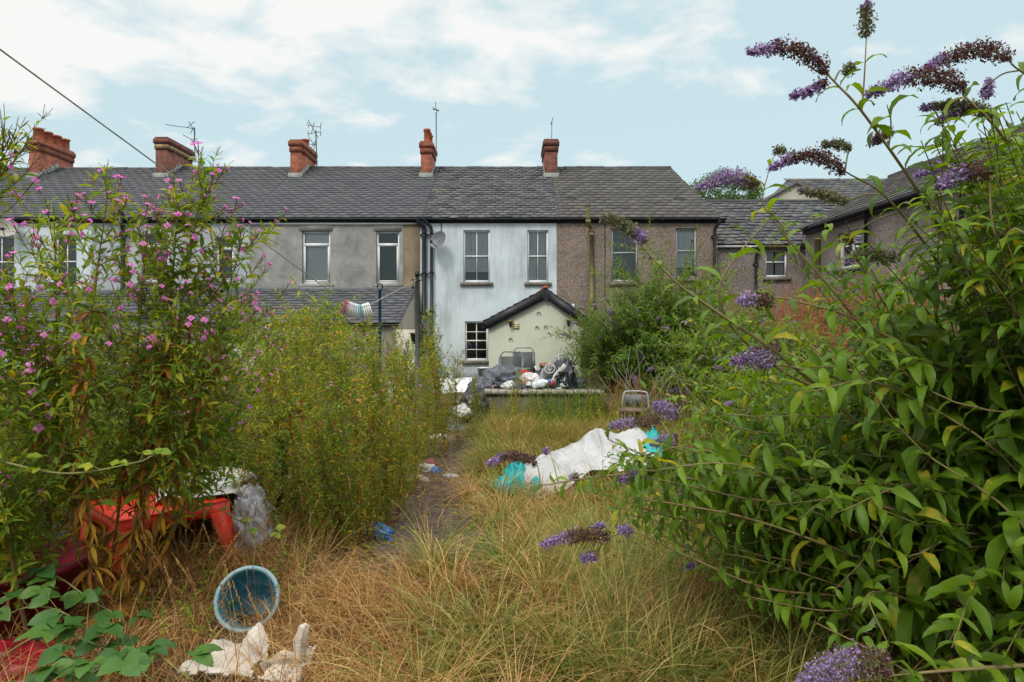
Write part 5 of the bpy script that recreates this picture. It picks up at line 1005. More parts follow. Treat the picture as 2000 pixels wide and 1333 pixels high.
def florets(mb, C_, n_each, size, mi, r):
    """tiny crossed petals round each centre"""
    C_ = np.repeat(C_, n_each, 0); C_ = C_+r.normal(0, size*.7, C_.shape); n = len(C_)
    if not n: return
    a = rndir(n, r); b = unit(np.cross(a, rndir(n, r))); s = size*r.uniform(.5, 1.0, n)[:, None]
    v = np.stack([C_-a*s, C_-b*s*.55, C_+a*s, C_+b*s*.55], 1).reshape(-1, 3); mb.add(v, np.arange(n)[:, None]*4+np.arange(4), mi)
def panicle(parent, pts, rad, r, fresh=.35, size=.0068, dens=1.15, bud=False, stemr=.0022, label=None, name='flower_spike'):
    """flower spike from base to tip: brown faded florets at the base, lilac near the tip"""
    pts = smoothpts(pts, 6); n = len(pts); cum = np.r_[0, np.cumsum(np.linalg.norm(np.diff(pts, axis=0), axis=1))]; tot = cum[-1]
    m_ = MB(); m_.tube(pts, np.linspace(stemr*1.4, stemr*.5, n), 5, 0)
    k = int(tot/.0034*dens)+6; cent = {1: [], 2: []}
    for i in range(k):
        t = i/k; q = t*tot; j = min(n-2, max(0, np.searchsorted(cum, q)-1)); a = (q-cum[j])/(cum[j+1]-cum[j]+1e-9); p = pts[j]*(1-a)+pts[j+1]*a; T = unit(pts[j+1]-pts[j])
        R_ = rad*(np.interp(t, [0, .12, .5, .85, 1], [.55, 1, .85, .5, .12]))*r.uniform(.6, 1.1); nb = 6
        for _ in range(nb):
            d = r.normal(size=3); d = unit(d-T*(d@T)+T*.25); ln = R_*r.uniform(.3, .95); is_f = (t > 1-fresh+r.normal(0, .05))
            mi = 1 if is_f else 2; cent[mi].append(p+d*ln)
            if r.random() < .35: m_.add([p, p+d*ln, p+d*ln+T*.0012, p+T*.0012], [(0, 1, 2, 3)], 0)
    for mi in (1, 2):
        if cent[mi]: florets(m_, np.array(cent[mi]), 2 if mi == 1 else 3, size*(1.15 if mi == 1 else 1.0), mi, r)
    o = m_.build(name, [M['stemG'], M['bud'] if bud == 2 else M['fresh'], M['bud'] if bud else M['faded']], parent)
    if label: o['label'] = label
    return o

# ------------------------------------------------------------------ the large butterfly bush on the right
rb = np.random.default_rng(21)
big = empty('butterfly_bush', (2.3, 2.9, 0), 'large butterfly bush filling the right side with arching lilac flower spikes against the sky', 'bush')
ROOT = np.array([2.35, 2.95, 0.0])
fol = MB(); nst = 0
def hero(pxs, L=(.11, .17), gap=.075, r0=.007, r1=.0025, t0=0, droop=(1.0, 2.1), root=None, keep=.95):
    L = (L[0]*1.25, L[1]*1.3); gap *= 1.05
    pts = [P(*q) for q in pxs]
    if root is not None: pts = [np.asarray(root)]+pts
    pts = smoothpts(pts, 7); HP.append(pts); m_ = MB(); m_.tube(pts, np.linspace(r0, r1, len(pts)), 7); m_.build('branch', M['stemB'], big); stem_leaves(fol, pts, rb, L, gap=gap, t0=t0, droop=droop, keep=keep)
    return pts
# px lists: from root side to tip
HP = []
hero([(1960, 900, 2.5), (1890, 560, 2.3), (1825, 430, 2.2), (1769, 338, 2.1), (1683, 218, 2.0), (1638, 169, 2.0), (1611, 141, 2.0)], gap=.085, root=ROOT, t0=.45, keep=.9, L=(.10, .15))
hero([(1683, 218, 2.0), (1688, 150, 2.0), (1692, 70, 2.0)], L=(.05, .09), gap=.09, r0=.003, r1=.0015, keep=.8)
hero([(1735, 290, 2.07), (1740, 240, 2.05), (1732, 205, 2.0)], L=(.08, .12), gap=.06, r0=.003, r1=.0012)
hero([(1900, 700, 2.5), (1860, 560, 2.4), (1740, 395, 2.3), (1650, 335, 2.25)], gap=.08, root=ROOT+(.2, -.1, 0), t0=.45)
hero([(2040, 420, 2.2), (1960, 270, 2.1), (1900, 205, 2.05), (1880, 185, 2.05)], gap=.075, root=ROOT+(.3, -.2, 0), t0=.5)
hero([(2080, 330, 2.3), (2030, 180, 2.2), (1975, 125, 2.15)], gap=.075, root=ROOT+(.4, 0, 0), t0=.5)
hero([(2060, 560, 2.0), (1950, 470, 2.0), (1860, 345, 2.0), (1915, 340, 2.0)][:2]+[(1930, 345, 2.0)], gap=.08, root=ROOT+(.3, -.5, 0), t0=.5)
hero([(1850, 1000, 2.7), (1700, 850, 2.6), (1530, 700, 2.5), (1400, 610, 2.45), (1330, 560, 2.4), (1270, 500, 2.4), (1235, 460, 2.4)], gap=.08, root=ROOT+(.1, -.1, 0), t0=.4, r0=.010)
hero([(1640, 780, 2.7), (1520, 720, 2.7), (1430, 640, 2.65), (1405, 563, 2.6), (1442, 497, 2.6), (1505, 425, 2.6), (1521, 408, 2.6)], gap=.09, t0=.2, r0=.006, keep=.8)
hero([(1560, 520, 2.6), (1525, 440, 2.6), (1490, 400, 2.6), (1500, 340, 2.6), (1512, 305, 2.6)], gap=.09, L=(.07, .13), r0=.004, r1=.001, keep=.8)
hero([(1900, 880, 2.5), (1750, 720, 2.45), (1620, 560, 2.4), (1540, 470, 2.4), (1510, 430, 2.4)], gap=.08, root=ROOT, t0=.4)
hero([(1840, 1090, 3.0), (1750, 1010, 3.0), (1600, 940, 3.0), (1450, 890, 3.0), (1330, 880, 3.0), (1270, 860, 3.0)], gap=.075, root=ROOT, t0=.3)
hero([(1900, 1160, 2.9), (1750, 1060, 2.9), (1600, 990, 2.9), (1450, 950, 2.9), (1300, 925, 2.9), (1180, 930, 2.9), (1080, 945, 2.9), (1050, 950, 2.9)], gap=.052, root=ROOT, t0=.3, L=(.12, .17), droop=(1.4, 2.4))
hero([(1850, 1260, 2.8), (1700, 1175, 2.8), (1500, 1150, 2.8), (1350, 1090, 2.8), (1240, 1040, 2.8), (1190, 1050, 2.8)], gap=.065, root=ROOT, t0=.3, L=(.10, .16))
hero([(1800, 1150, 2.7), (1600, 1060, 2.7), (1450, 1010, 2.7), (1320, 985, 2.7), (1250, 975, 2.7)], gap=.065, root=ROOT, t0=.3)
hero([(1830, 780, 2.4), (1700, 640, 2.4), (1560, 590, 2.4), (1500, 580, 2.4)], gap=.07, root=ROOT, t0=.4)
hero([(1790, 860, 2.5), (1680, 760, 2.5), (1560, 720, 2.5), (1500, 715, 2.5)], gap=.075, root=ROOT, t0=.4)
hero([(2000, 1300, 2.1), (1850, 1310, 2.0), (1740, 1320, 2.0)], gap=.06, L=(.08, .13), t0=.0)
hero([(1800, 1330, 2.0), (1700, 1270, 2.0), (1610, 1225, 2.0), (1590, 1215, 2.0)], gap=.06, L=(.05, .09), t0=.0, r0=.003, r1=.001)
# plain shoots that fill the body of the bush
TX = [1150, 1250, 1330, 1400, 1500, 1600, 1700, 1800, 1900, 2000, 2150]; TY = [900, 850, 640, 640, 620, 570, 500, 430, 300, 230, 160]; BY = [960, 1040, 1150, 1180, 1230, 1290, 1340, 1400, 1400, 1400, 1400]
sm = MB()
for k in range(265):
    u = rb.random()**.62; px = 1190+u*930; top, bot = np.interp(px, TX, TY), np.interp(px, TX, BY)
    py = top+(bot-top)*rb.random()**1.25; d = rb.uniform(2.1, 3.7)
    if px < 1500: d = rb.uniform(2.6, 4.2)
    if px > 1850 and py > 1000: d = rb.uniform(1.8, 3)
    e_ = P(px, py, d); e_[2] = max(e_[2], .12); b_ = ROOT+(rb.normal(0, .3), rb.normal(0, .35), 0)
    if px > 1700: b_ += (.45, 0, 0)
    m1 = b_*.5+e_*.5+rb.normal(0, .12, 3)+(0.1, 0, .25+.15*rb.random()); m2 = b_*.2+e_*.8+rb.normal(0, .05, 3)+(.03, 0, .12)
    pts = smoothpts([b_, m1, m2, e_+(rb.normal(0, .05), 0, rb.normal(-.03, .07))], 6); sm.tube(pts, np.linspace(.006, .0015, len(pts)), 5); stem_leaves(fol, pts, rb, (.12, .26), gap=.08, t0=.42 if px < 1700 else .3, droop=(.5, 2.2), keep=.93, wr=.26, wave=.10, seg=6)
for k in range(95):
    px = rb.uniform(1170, 1580); top, bot = np.interp(px, TX, TY), np.interp(px, TX, BY); py = top+(bot-top)*rb.random()**.8; d = rb.uniform(2.7, 4.3); e_ = P(px, py, d); e_[2] = max(e_[2], .15); b_ = ROOT+(rb.normal(0, .25), rb.normal(.2, .35), 0)
    pts = smoothpts([b_, b_*.5+e_*.5+rb.normal(0, .1, 3)+(.08, 0, .2), b_*.2+e_*.8+rb.normal(0, .05, 3)+(0, 0, .1), e_], 6); sm.tube(pts, np.linspace(.006, .0015, len(pts)), 5); stem_leaves(fol, pts, rb, (.10, .19), gap=.062, t0=.4, droop=(.6, 2.2), keep=.95, wr=.25)
for k in range(16):
    px, py = rb.uniform(1500, 1820), rb.uniform(400, 640); d = rb.uniform(2.2, 3.0); e_ = P(px, py, d); b_ = ROOT+(rb.uniform(-.2, .4), rb.normal(0, .3), 0); pts = smoothpts([b_, b_*.45+e_*.55+rb.normal(0, .1, 3)+(.05, 0, .1), e_], 7); sm.tube(pts, np.linspace(.006, .0015, len(pts)), 5); stem_leaves(fol, pts, rb, (.12, .22), gap=.075, t0=.5, droop=(.6, 2.2), keep=.95, wr=.25)
for k in range(74):
    px, py = rb.uniform(1790, 2110), rb.uniform(200, 500); d = rb.uniform(1.85, 2.4); e_ = P(px, py, d); b_ = ROOT+(rb.uniform(.1, .6), rb.normal(-.3, .3), 0); pts = smoothpts([b_, b_*.45+e_*.55+rb.normal(0, .1, 3), e_], 7); sm.tube(pts, np.linspace(.006, .0015, len(pts)), 5); stem_leaves(fol, pts, rb, (.12, .22), gap=.075, t0=.6, droop=(.6, 2.2), keep=.95, wr=.25)
sm.build('inner_branches', M['stemB'], big)['kind'] = 'stuff'
fol.build('foliage', M['leafB'], big, smooth=True)['kind'] = 'stuff'
def pan(pxs, rad, fresh=.35, label=None, bud=False, dens=1.15, size=.0068, parent=None):
    b_ = P(*pxs[0]); hp = np.vstack(HP); dist = np.linalg.norm((hp-b_)*(1, .45, 1), axis=1); j = int(np.argmin(dist)); q = hp[j]
    if dist[j] > .015: m_ = MB(); m_.tube(smoothpts([q, (q+b_)/2+(0, 0, .015), b_], 5), np.linspace(.0032, .002, 11), 6); m_.build('spike_stalk', M['stemG'], big)
    return panicle(parent or big, [P(*q) for q in pxs], rad, rb, fresh, size, dens, bud, label=label)
pan([(1613, 142, 2.0), (1590, 118, 2.0), (1550, 97, 2.0), (1510, 94, 2.0), (1462, 102, 2.0)], .036, .32, 'topmost long curved spike, brown with a lilac tip')
pan([(1691, 72, 2.0), (1692, 40, 2.0), (1694, 5, 2.0)], .030, .2, 'upright spike at the top of the thin vertical stem', bud=1)
pan([(1612, 160, 2.0), (1585, 175, 2.0), (1545, 190, 2.0)], .020, .8)
pan([(1650, 140, 2.0), (1662, 135, 2.0), (1665, 128, 2.0)], .02, .1, bud=1)
pan([(1883, 175, 2.05), (1840, 152, 2.05), (1770, 155, 2.05), (1692, 186, 2.05)], .042, .42, 'large curved spike, dark brown base and bright lilac tip', dens=1.3)
pan([(1972, 115, 2.15), (1925, 98, 2.15), (1865, 108, 2.15), (1805, 135, 2.15)], .040, .25, dens=1.2)
pan([(1945, 228, 2.1), (1880, 205, 2.1), (1800, 212, 2.1)], .025, .1, bud=1); pan([(1890, 212, 2.1), (1860, 222, 2.1), (1828, 240, 2.1)], .02, .8)
pan([(1648, 338, 2.25), (1610, 310, 2.25), (1560, 305, 2.25), (1503, 330, 2.25)], .036, .3, 'curved brown spike above the low house roof')
pan([(1660, 292, 2.25), (1640, 283, 2.25), (1605, 282, 2.25)], .02, 0, bud=1); pan([(1740, 258, 2.1), (1725, 266, 2.1), (1700, 280, 2.1)], .022, .2)
pan([(1932, 345, 2.0), (1895, 335, 2.0), (1862, 345, 2.0), (1832, 372, 2.0)], .042, .55, 'fat spike with brown base and bright lilac tip before the right-hand roof', dens=1.2)
pan([(1845, 325, 2.3), (1820, 332, 2.3), (1790, 345, 2.3)], .025, .9); pan([(1925, 170, 2.3), (1928, 190, 2.3), (1932, 155, 2.3)], .025, .9)
pan([(1530, 300, 2.6), (1525, 292, 2.6), (1512, 298, 2.6)], .018, .1, bud=1)
pan([(1480, 362, 2.6), (1430, 345, 2.6), (1362, 368, 2.6)], .045, .8, 'lilac spike in front of the distant tree')
pan([(1240, 462, 2.4), (1222, 440, 2.4), (1200, 430, 2.4), (1175, 428, 2.4)], .04, 0, 'pale green unopened spike over the pink pebbledash', bud=1)
pan([(1262, 470, 2.4), (1248, 462, 2.4), (1238, 452, 2.4)], .035, .9); pan([(1655, 395, 2.5), (1625, 385, 2.5), (1560, 372, 2.5)], .03, 0, bud=1)
pan([(1512, 590, 2.4), (1480, 585, 2.4), (1440, 588, 2.4)], .045, .5, bud=0); pan([(1750, 505, 2.4), (1700, 498, 2.4), (1650, 508, 2.4)], .035, .1, bud=1)
pan([(1515, 703, 2.5), (1475, 702, 2.5), (1430, 706, 2.5)], .060, .95, 'broad lilac spike in the middle of the bush', dens=1.6)
pan([(1530, 680, 2.8), (1500, 682, 2.8), (1470, 688, 2.8)], .045, .1); pan([(1325, 812, 3.0), (1300, 800, 3.0), (1276, 790, 3.0)], .055, .95, dens=1.3)
pan([(1290, 822, 3.4), (1240, 826, 3.4), (1188, 832, 3.4)], .05, .55); pan([(1322, 855, 3.0), (1300, 860, 3.0), (1270, 868, 3.0)], .045, .95, dens=1.2)
pan([(1284, 925, 2.9), (1245, 930, 2.9), (1207, 938, 2.9)], .045, .9, 'lilac spike over the right end of the white tent', dens=1.3)
pan([(1048, 905, 2.95), (1020, 893, 2.95), (985, 893, 2.95), (953, 906, 2.95)], .035, .3, 'brown spike with lilac tip left of the tent')
pan([(1190, 1050, 2.8), (1150, 1045, 2.8), (1105, 1050, 2.8), (1058, 1065, 2.8)], .045, .42, 'low horizontal spike over the grass, brown base and lilac tip', dens=1.3)
pan([(1235, 1035, 2.8), (1222, 1036, 2.8), (1208, 1034, 2.8)], .035, 1, dens=1.2); pan([(1165, 1085, 2.85), (1150, 1090, 2.85), (1135, 1092, 2.85)], .032, 1)
pan([(1180, 1028, 3.2), (1168, 1027, 3.2), (1158, 1030, 3.2)], .02, 1); pan([(1072, 880, 3.3), (1062, 884, 3.3)], .02, 1); pan([(1130, 930, 3.3), (1115, 935, 3.3)], .03, .6)
pan([(1740, 1300, 1.9), (1680, 1292, 1.9), (1610, 1310, 1.9), (1545, 1350, 1.9)], .065, .7, 'big lilac spike cut by the bottom edge', dens=2.2, size=.0055)
pan([(1405, 930, 3.4), (1380, 935, 3.4), (1350, 950, 3.4), (1322, 972, 3.4)], .03, .25); pan([(1425, 932, 3.2), (1408, 934, 3.2)], .035, 1); pan([(1470, 955, 3.2), (1445, 958, 3.2)], .03, 1)
pan([(1335, 1103, 2.9), (1355, 1106, 2.9)], .02, 1); pan([(1650, 470, 2.5), (1660, 465, 2.5)], .03, .0)

# ------------------------------------------------------------------ far bushes
def shrub(name, c, rad, seed, label, cat, leaf=(.06, .10), nst=60, mat='leafD', gap=.05, trunk='stemB', z0=0, wr=.22, lean=(0, 0), spikes=0, droop=(.3, 1.4), group=None, lowfrac=.3, sp_r=.035, shape='lance', seg=3):
    r = np.random.default_rng(seed); c = np.array([c[0], c[1], z0], float); e = empty(name, c, label, cat, group); f_ = MB(); s_ = MB(); tips = []
    for k in range(nst):
        a = r.uniform(0, 2*pi); el = r.uniform(-.1, 1)**1; q = np.array([cos(a)*math.sqrt(max(0, 1-max(el, 0)**2)), sin(a)*math.sqrt(max(0, 1-max(el, 0)**2)), el])*r.uniform(.5, 1.08)
        zc = rad[2]*lowfrac; t_ = c+np.array([q[0]*rad[0]+lean[0], q[1]*rad[1]+lean[1], zc+max(q[2], -.25)*(rad[2]-zc)]); b_ = c+np.array([r.normal(0, rad[0]*.12), r.normal(0, rad[1]*.12), 0])
        m1 = b_*.5+t_*.5+(0, 0, .16*rad[2]); pts = smoothpts([b_, m1, t_], 5); s_.tube(pts, np.linspace(.012, .003, len(pts)), 4); tips.append((pts[-3], t_))
        stem_leaves(f_, pts, r, leaf, gap=gap, t0=.25, droop=droop, wr=wr, seg=seg, keep=.95, wave=.03, shape=shape)
        for _ in range(4):
            i = r.integers(3, len(pts)-1); d = unit(np.array([q[0], q[1], .5])+r.normal(0, .7, 3)); p2 = smoothpts([pts[i], pts[i]+d*.18*rad[2], pts[i]+d*.3*rad[2]+(0, 0, -.04)], 3); s_.tube(p2, .003, 3, cap=False); stem_leaves(f_, p2, r, leaf, gap=gap, droop=droop, wr=wr, seg=seg, keep=.95, wave=.03, shape=shape)
    s_.build('branches', M[trunk], e)['kind'] = 'stuff'; f_.build('foliage', M[mat], e)['kind'] = 'stuff'
    for k in range(spikes):
        a, b_ = tips[k % len(tips)]; d = unit(b_-a); panicle(e, [b_, b_+d*.08+(0, 0, -.01), b_+d*.15+(0, 0, -.05)], sp_r, r, .8, .009, .45)
    return e
shrub('butterfly_bush', (2.7, 11.9), (1.1, .9, 3.1), 31, 'far butterfly bush in front of the pink pebbledashed house', 'bush', (.09, .15), 120, 'leafM', .055, lowfrac=.25, spikes=26)
shrub('butterfly_bush', (1.95, 11.9), (1.0, .7, 2.2), 32, 'lower butterfly bush with pink lilac sprays beside the pale green outbuilding', 'bush', (.09, .14), 75, 'leafM', .06, lowfrac=.3, spikes=34, lean=(-.15, -.2))
shrub('butterfly_bush', (3.3, 9.6), (1.1, .9, 2.2), 33, 'bright green butterfly bush in front of the rubble wall', 'bush', (.09, .15), 90, 'leafB', .06, lowfrac=.3, spikes=22, lean=(-.1, 0))
shrub('butterfly_bush', (2.9, 7.6), (.8, .9, 1.35), 34, 'low butterfly bush between the tent and the rubble wall', 'bush', (.09, .15), 60, 'leafB', .055, lowfrac=.3, spikes=10)
shrub('butterfly_bush', (-2.85, 9.3), (1.0, .7, 1.95), 35, 'leafy butterfly bush behind the pegs on the line', 'bush', (.10, .17), 70, 'leafW', .06, lowfrac=.3, spikes=8)
shrub('butterfly_bush', (-1.75, 11.6), (.5, .5, 1.5), 36, 'small butterfly bush between the blue prop and the grey post', 'bush', (.08, .14), 26, 'leafW', .06, lowfrac=.4, spikes=4)
shrub('dark_shrub', (-4.3, 7.8), (1.5, 1.0, 1.9), 41, 'dark leafy shrub behind the tall pink-flowered stems', 'shrub', (.07, .12), 95, 'leafD', .05, lowfrac=.3)
shrub('dark_shrub', (-6.6, 7.8), (1.5, 1.0, 2.1), 42, 'dark leafy shrub at the far left edge', 'shrub', (.07, .12), 95, 'leafD', .05, lowfrac=.3)
shrub('dark_shrub', (-3.1, 6.3), (.8, .8, 1.45), 43, 'dark shrub behind the red table', 'shrub', (.06, .10), 70, 'leafD', .045, lowfrac=.3)
shrub('dark_shrub', (-1.95, 5.3), (.42, .4, .75), 44, 'low fan-leaved green plant right of the red table', 'shrub', (.07, .11), 44, 'leafM', .045, lowfrac=.3)
shrub('butterfly_bush', (4.5, 4.9), (.9, .9, 1.9), 45, 'leafy butterfly bush behind the big one at the right edge', 'bush', (.10, .17), 75, 'leafD', .06, lowfrac=.3, spikes=0)
shrub('dark_shrub', (-2.75, 5.0), (.75, .45, .95), 46, 'green bushy weeds right behind the red table top', 'shrub', (.06, .10), 60, 'leafW', .045, lowfrac=.35)
shrub('dark_shrub', (-3.6, 5.0), (.7, .5, 1.15), 47, 'green bushy weeds behind the maroon tub', 'shrub', (.06, .10), 60, 'leafW', .045, lowfrac=.35)
shrub('dark_shrub', (-2.15, 6.6), (.7, .5, 1.1), 48, 'green bush at the left side of the yellowing patch', 'shrub', (.06, .10), 60, 'leafW', .045, lowfrac=.35)
# distant tree
def tree():
    c = np.array([12.4, 40, -.15]); e = empty('distant_tree', c, 'round dark tree showing over the roofs behind the row', 'tree'); r = np.random.default_rng(3)
    m_ = MB(); m_.tube(smoothpts([c, c+(.1, 0, 4), c+(0, 0, 8)], 4), np.linspace(.25, .1, 9), 8)
    for k in range(14): a = r.uniform(0, 6.28); m_.tube(smoothpts([c+(0, 0, 6+r.random()), c+(cos(a)*.9, sin(a)*.9, 8.2), c+(cos(a)*1.7, sin(a)*1.6, 8.6+r.random()*1.3)], 3), np.linspace(.08, .02, 7), 5)
    m_.build('trunk', M['stemB'], e); m_ = MB(); cl = []
    for k in range(170): q = rndir(1, r)[0]*np.array([2.15, 1.9, 1.5])*r.uniform(.45, 1)**.5; cl.append(c+(0, 0, 9.1)+q)
    cl = np.repeat(np.array(cl), 45, 0)+r.normal(0, .17, (170*45, 3)); n = len(cl); leafmesh(m_, cl, rndir(n, r), rndir(n, r), r.uniform(.12, .2, n), .09, .4, 2, rng=r, shape='ovate'); m_.build('crown', M['leafD'], e)['kind'] = 'stuff'
tree()
# ------------------------------------------------------------------ willowherb
def mkflower(seed, s):
    r = np.random.default_rng(seed); m_ = MB(); n = 4; a = np.arange(4)*pi/2+r.normal(0, .1, 4); D = np.stack([np.cos(a), np.sin(a), 0*a+.55], -1)
    leafmesh(m_, np.zeros((4, 3)), D, np.tile([0, 0, 1.0], (4, 1))+D*[-1, -1, 0]*.1, s, s*.95, .7, 3, fold=.1, rng=r, shape='ovate'); m_.tube([(0, 0, -s*1.8), (0, 0, 0)], s*.09, 4, 1)
    m_.tube([(0, 0, 0), (0, 0, s*.6)], s*.07, 4, 0)
    o = m_.build('flower', [M['petal'], M['pod']], org=(0, 0, 0)); me = o.data; bpy.data.objects.remove(o); return me
FL = [mkflower(i, .0135) for i in range(4)]
def place_flower(parent, p, d, r, sc=1):
    o = bpy.data.objects.new('flower', FL[r.integers(4)]); C.objects.link(o); o.parent = parent; o.location = Vector(p-ORG[parent]); o.rotation_euler = Vector(d).to_track_quat('Z', 'Y').to_euler(); o.scale = (sc*r.uniform(.8, 1.25),)*3; return o
def willow(base, top, seed, label, mat='leafW', nbr=34, blen=(.22, .5), group=None, wilt=1.0, wl=(.07, .12), maxf=40, lf=(.04, .075), t_lo=.34, fsc=1.0, thick=.008, podn=7, mid=None):
    r = np.random.default_rng(seed); base = np.array(base, float); top = np.array(top, float); e = empty('willowherb', base, label, 'wildflower', group)
    mp = (base+top)/2+(r.normal(0, .05), r.normal(0, .05), .05) if mid is None else np.array(mid); ax = smoothpts([base, mp, top], 10); H = np.linalg.norm(top-base)
    s_ = MB(); f_ = MB(); w_ = MB(); pd_ = MB(); s_.tube(ax, np.linspace(thick, .0025, len(ax)), 6)
    at = lambda t: ax[min(len(ax)-1, int(t*(len(ax)-1)))]
    fl = []
    stem_leaves(f_, ax, r, (lf[1]*1.1, lf[1]*1.6), gap=.055, t0=.28, droop=(.3, 1.5), wr=.26, seg=4, keep=.75)
    n = int(46*wilt); t = r.uniform(.04, .72, n); PP = np.array([at(q) for q in t]); D = rndir(n, r)*(1, 1, .35)+(0, -.3, -.3)
    leafmesh(w_, PP, D, np.tile([0, 0, 1.0], (n, 1))+r.normal(0, .3, (n, 3)), r.uniform(*wl, n), r.uniform(.012, .026, n), r.uniform(.8, 2.4, n), 5, wave=.12, rng=r, fold=.3)
    ga = r.uniform(0, 6)
    for k in range(nbr):
        t = t_lo+(1-t_lo)*(k+r.random())/nbr; p = at(t); a = ga+k*2.4; l = r.uniform(*blen)*(1.15-.75*((t-t_lo)/(1-t_lo))**1.5); out = np.array([cos(a), sin(a), 0]); T = unit(top-base)
        p1 = p+out*l*.45+T*l*.28; p2 = p+out*l*.75+T*l*.72+(0, 0, .02); q = smoothpts([p, p1, p2], 5); s_.tube(q, np.linspace(.0028, .0013, len(q)), 4, cap=False)
        stem_leaves(f_, q, r, lf, gap=.035, t0=.06, droop=(.2, 1.3), wr=.26, seg=3, keep=.85)
        d = unit(q[-1]-q[-2]); 
        for j in range(podn):
            b_ = q[-1]-d*r.uniform(0, .09); dd = unit(d+r.normal(0, .38, 3)); L_ = r.uniform(.035, .065); pd_.tube([b_, b_+dd*L_*.5+d*.004, b_+dd*L_+d*.012], .0012, 3, cap=False)
            if t > .5 and (j < 2 or (j < 3 and r.random() < .5)): fl.append((b_+dd*L_+d*.012, dd))
        # side twig
        if r.random() < .6:
            d2 = unit(d+r.normal(0, .6, 3)); q2 = smoothpts([q[2], q[2]+d2*.08, q[2]+d2*.15+(0, 0, .02)], 3); s_.tube(q2, .0012, 3, cap=False); stem_leaves(f_, q2, r, lf, gap=.03, droop=(.2, 1.3), wr=.26, seg=3, keep=.85)
            for j in range(4): dd = unit(d2+r.normal(0, .4, 3)); pd_.tube([q2[-1], q2[-1]+dd*r.uniform(.03, .055)], .0011, 3, cap=False)
            if t > .5 and r.random() < .7: fl.append((q2[-1]+d2*.03, d2))
    s_.build('stems', M['stemW'], e); f_.build('foliage', M[mat], e)['kind'] = 'stuff'; pd_.build('seed_pods', M['pod'], e)['kind'] = 'stuff'
    if n: w_.build('withered_leaves', M['wilt'], e)['kind'] = 'stuff'
    r.shuffle(fl); fl = fl[:maxf]
    for p, d in fl: place_flower(e, p, d, r, fsc)
    return e
def G0(px, d): return np.array([(px-1000)/F*d, d, 0.])
gW = 'tall pink willowherb at the left'
W_ = [((170, 3.6), (105, 405, 3.4), 'tall stem leaning left toward the pale blue house'), ((195, 3.5), (215, 345, 3.3), 'straight tall stem below the first roof'), ((215, 3.6), (350, 372, 3.4), 'tall stem ending under the second chimney'), ((235, 3.7), (402, 326, 3.5), 'tallest stem crossing the clothes line'), ((250, 3.7), (478, 452, 3.6), 'stem spreading right over the blue grey house'), ((205, 3.8), (290, 425, 3.5), 'middle stem between the two tallest'), ((110, 3.5), (15, 545, 3.2), 'short stem at the left edge'), ((60, 3.3), (-25, 600, 3.1), 'stem partly cut off by the left edge'), ((275, 3.9), (430, 600, 3.9), 'stem bending right toward the slate lean-to'), ((290, 4.1), (420, 760, 4.1), 'low stem bending right over the dark shrub')]
for i, (b_, t_, l_) in enumerate(W_):
    tp = P(*t_); bs = G0(*b_); lab = f'pink willowherb, {l_}'
    willow(bs, tp, 100+i, lab, nbr=40, t_lo=.32, group=gW, wilt=2.3 if b_[0] > 150 and b_[0] < 260 else .4, thick=.011, maxf=46, blen=(.24, .5), lf=(.05, .10), wl=(.09, .17), fsc=1.45)
for i, (b_, t_) in enumerate((((330, 5.0), (350, 740, 4.8)), ((60, 4.0), (60, 700, 3.9)), ((150, 4.6), (170, 640, 4.4)), ((0, 4.1), (-20, 800, 3.9)), ((410, 5.2), (450, 800, 5.0)), ((-30, 3.3), (40, 960, 3.2)), ((20, 3.8), (60, 800, 3.7)))):
    willow(G0(*b_), P(*t_), 130+i, ['low willowherb above the red table top', 'low willowherb behind the maroon tub', 'low willowherb among the brown stems', 'low willowherb at the left edge above the bench', 'low willowherb right of the red table', 'low willowherb over the rim of the maroon tub', 'medium willowherb left of the brown stems'][i], nbr=44, t_lo=.2, group='low willowherb round the table', wilt=.3, maxf=12, blen=(.22, .42), fsc=1.2, lf=(.055, .10))
willow(G0(-260, 2.6), P(20, 268, 2.45), 150, 'willowherb spray poking in at the upper left edge', nbr=30, t_lo=.55, blen=(.14, .28), wilt=0, maxf=20, lf=(.04, .08), fsc=1.2, mid=P(-120, 560, 2.5))
# yellowing patch in the middle: five kinds, copied
protos = []
gP = 'yellowing willowherb patch left of the path'; lP = 'yellowing willowherb plant within the dense patch left of the dirt path'
for i in range(6): protos.append(willow((0, 0, 0), (.08*(i-2.5), .05, 1.55+.05*i), 200+i, lP, 'leafY' if i % 3 else 'leafW', 42, (.16, .36), gP, 1.7, (.05, .10), 9, (.05, .09), .08, .95, .006, 5))
def dup(e, loc, rz, sc, label=None, group=None):
    o = e.copy(); C.objects.link(o); o.location = loc; o.rotation_euler = (0, 0, rz); o.scale = (sc,)*3
    if label: o['label'] = label
    if group: o['group'] = group
    for c_ in e.children: k = c_.copy(); C.objects.link(k); k.parent = o
    return o
rp_ = np.random.default_rng(77); spots = []
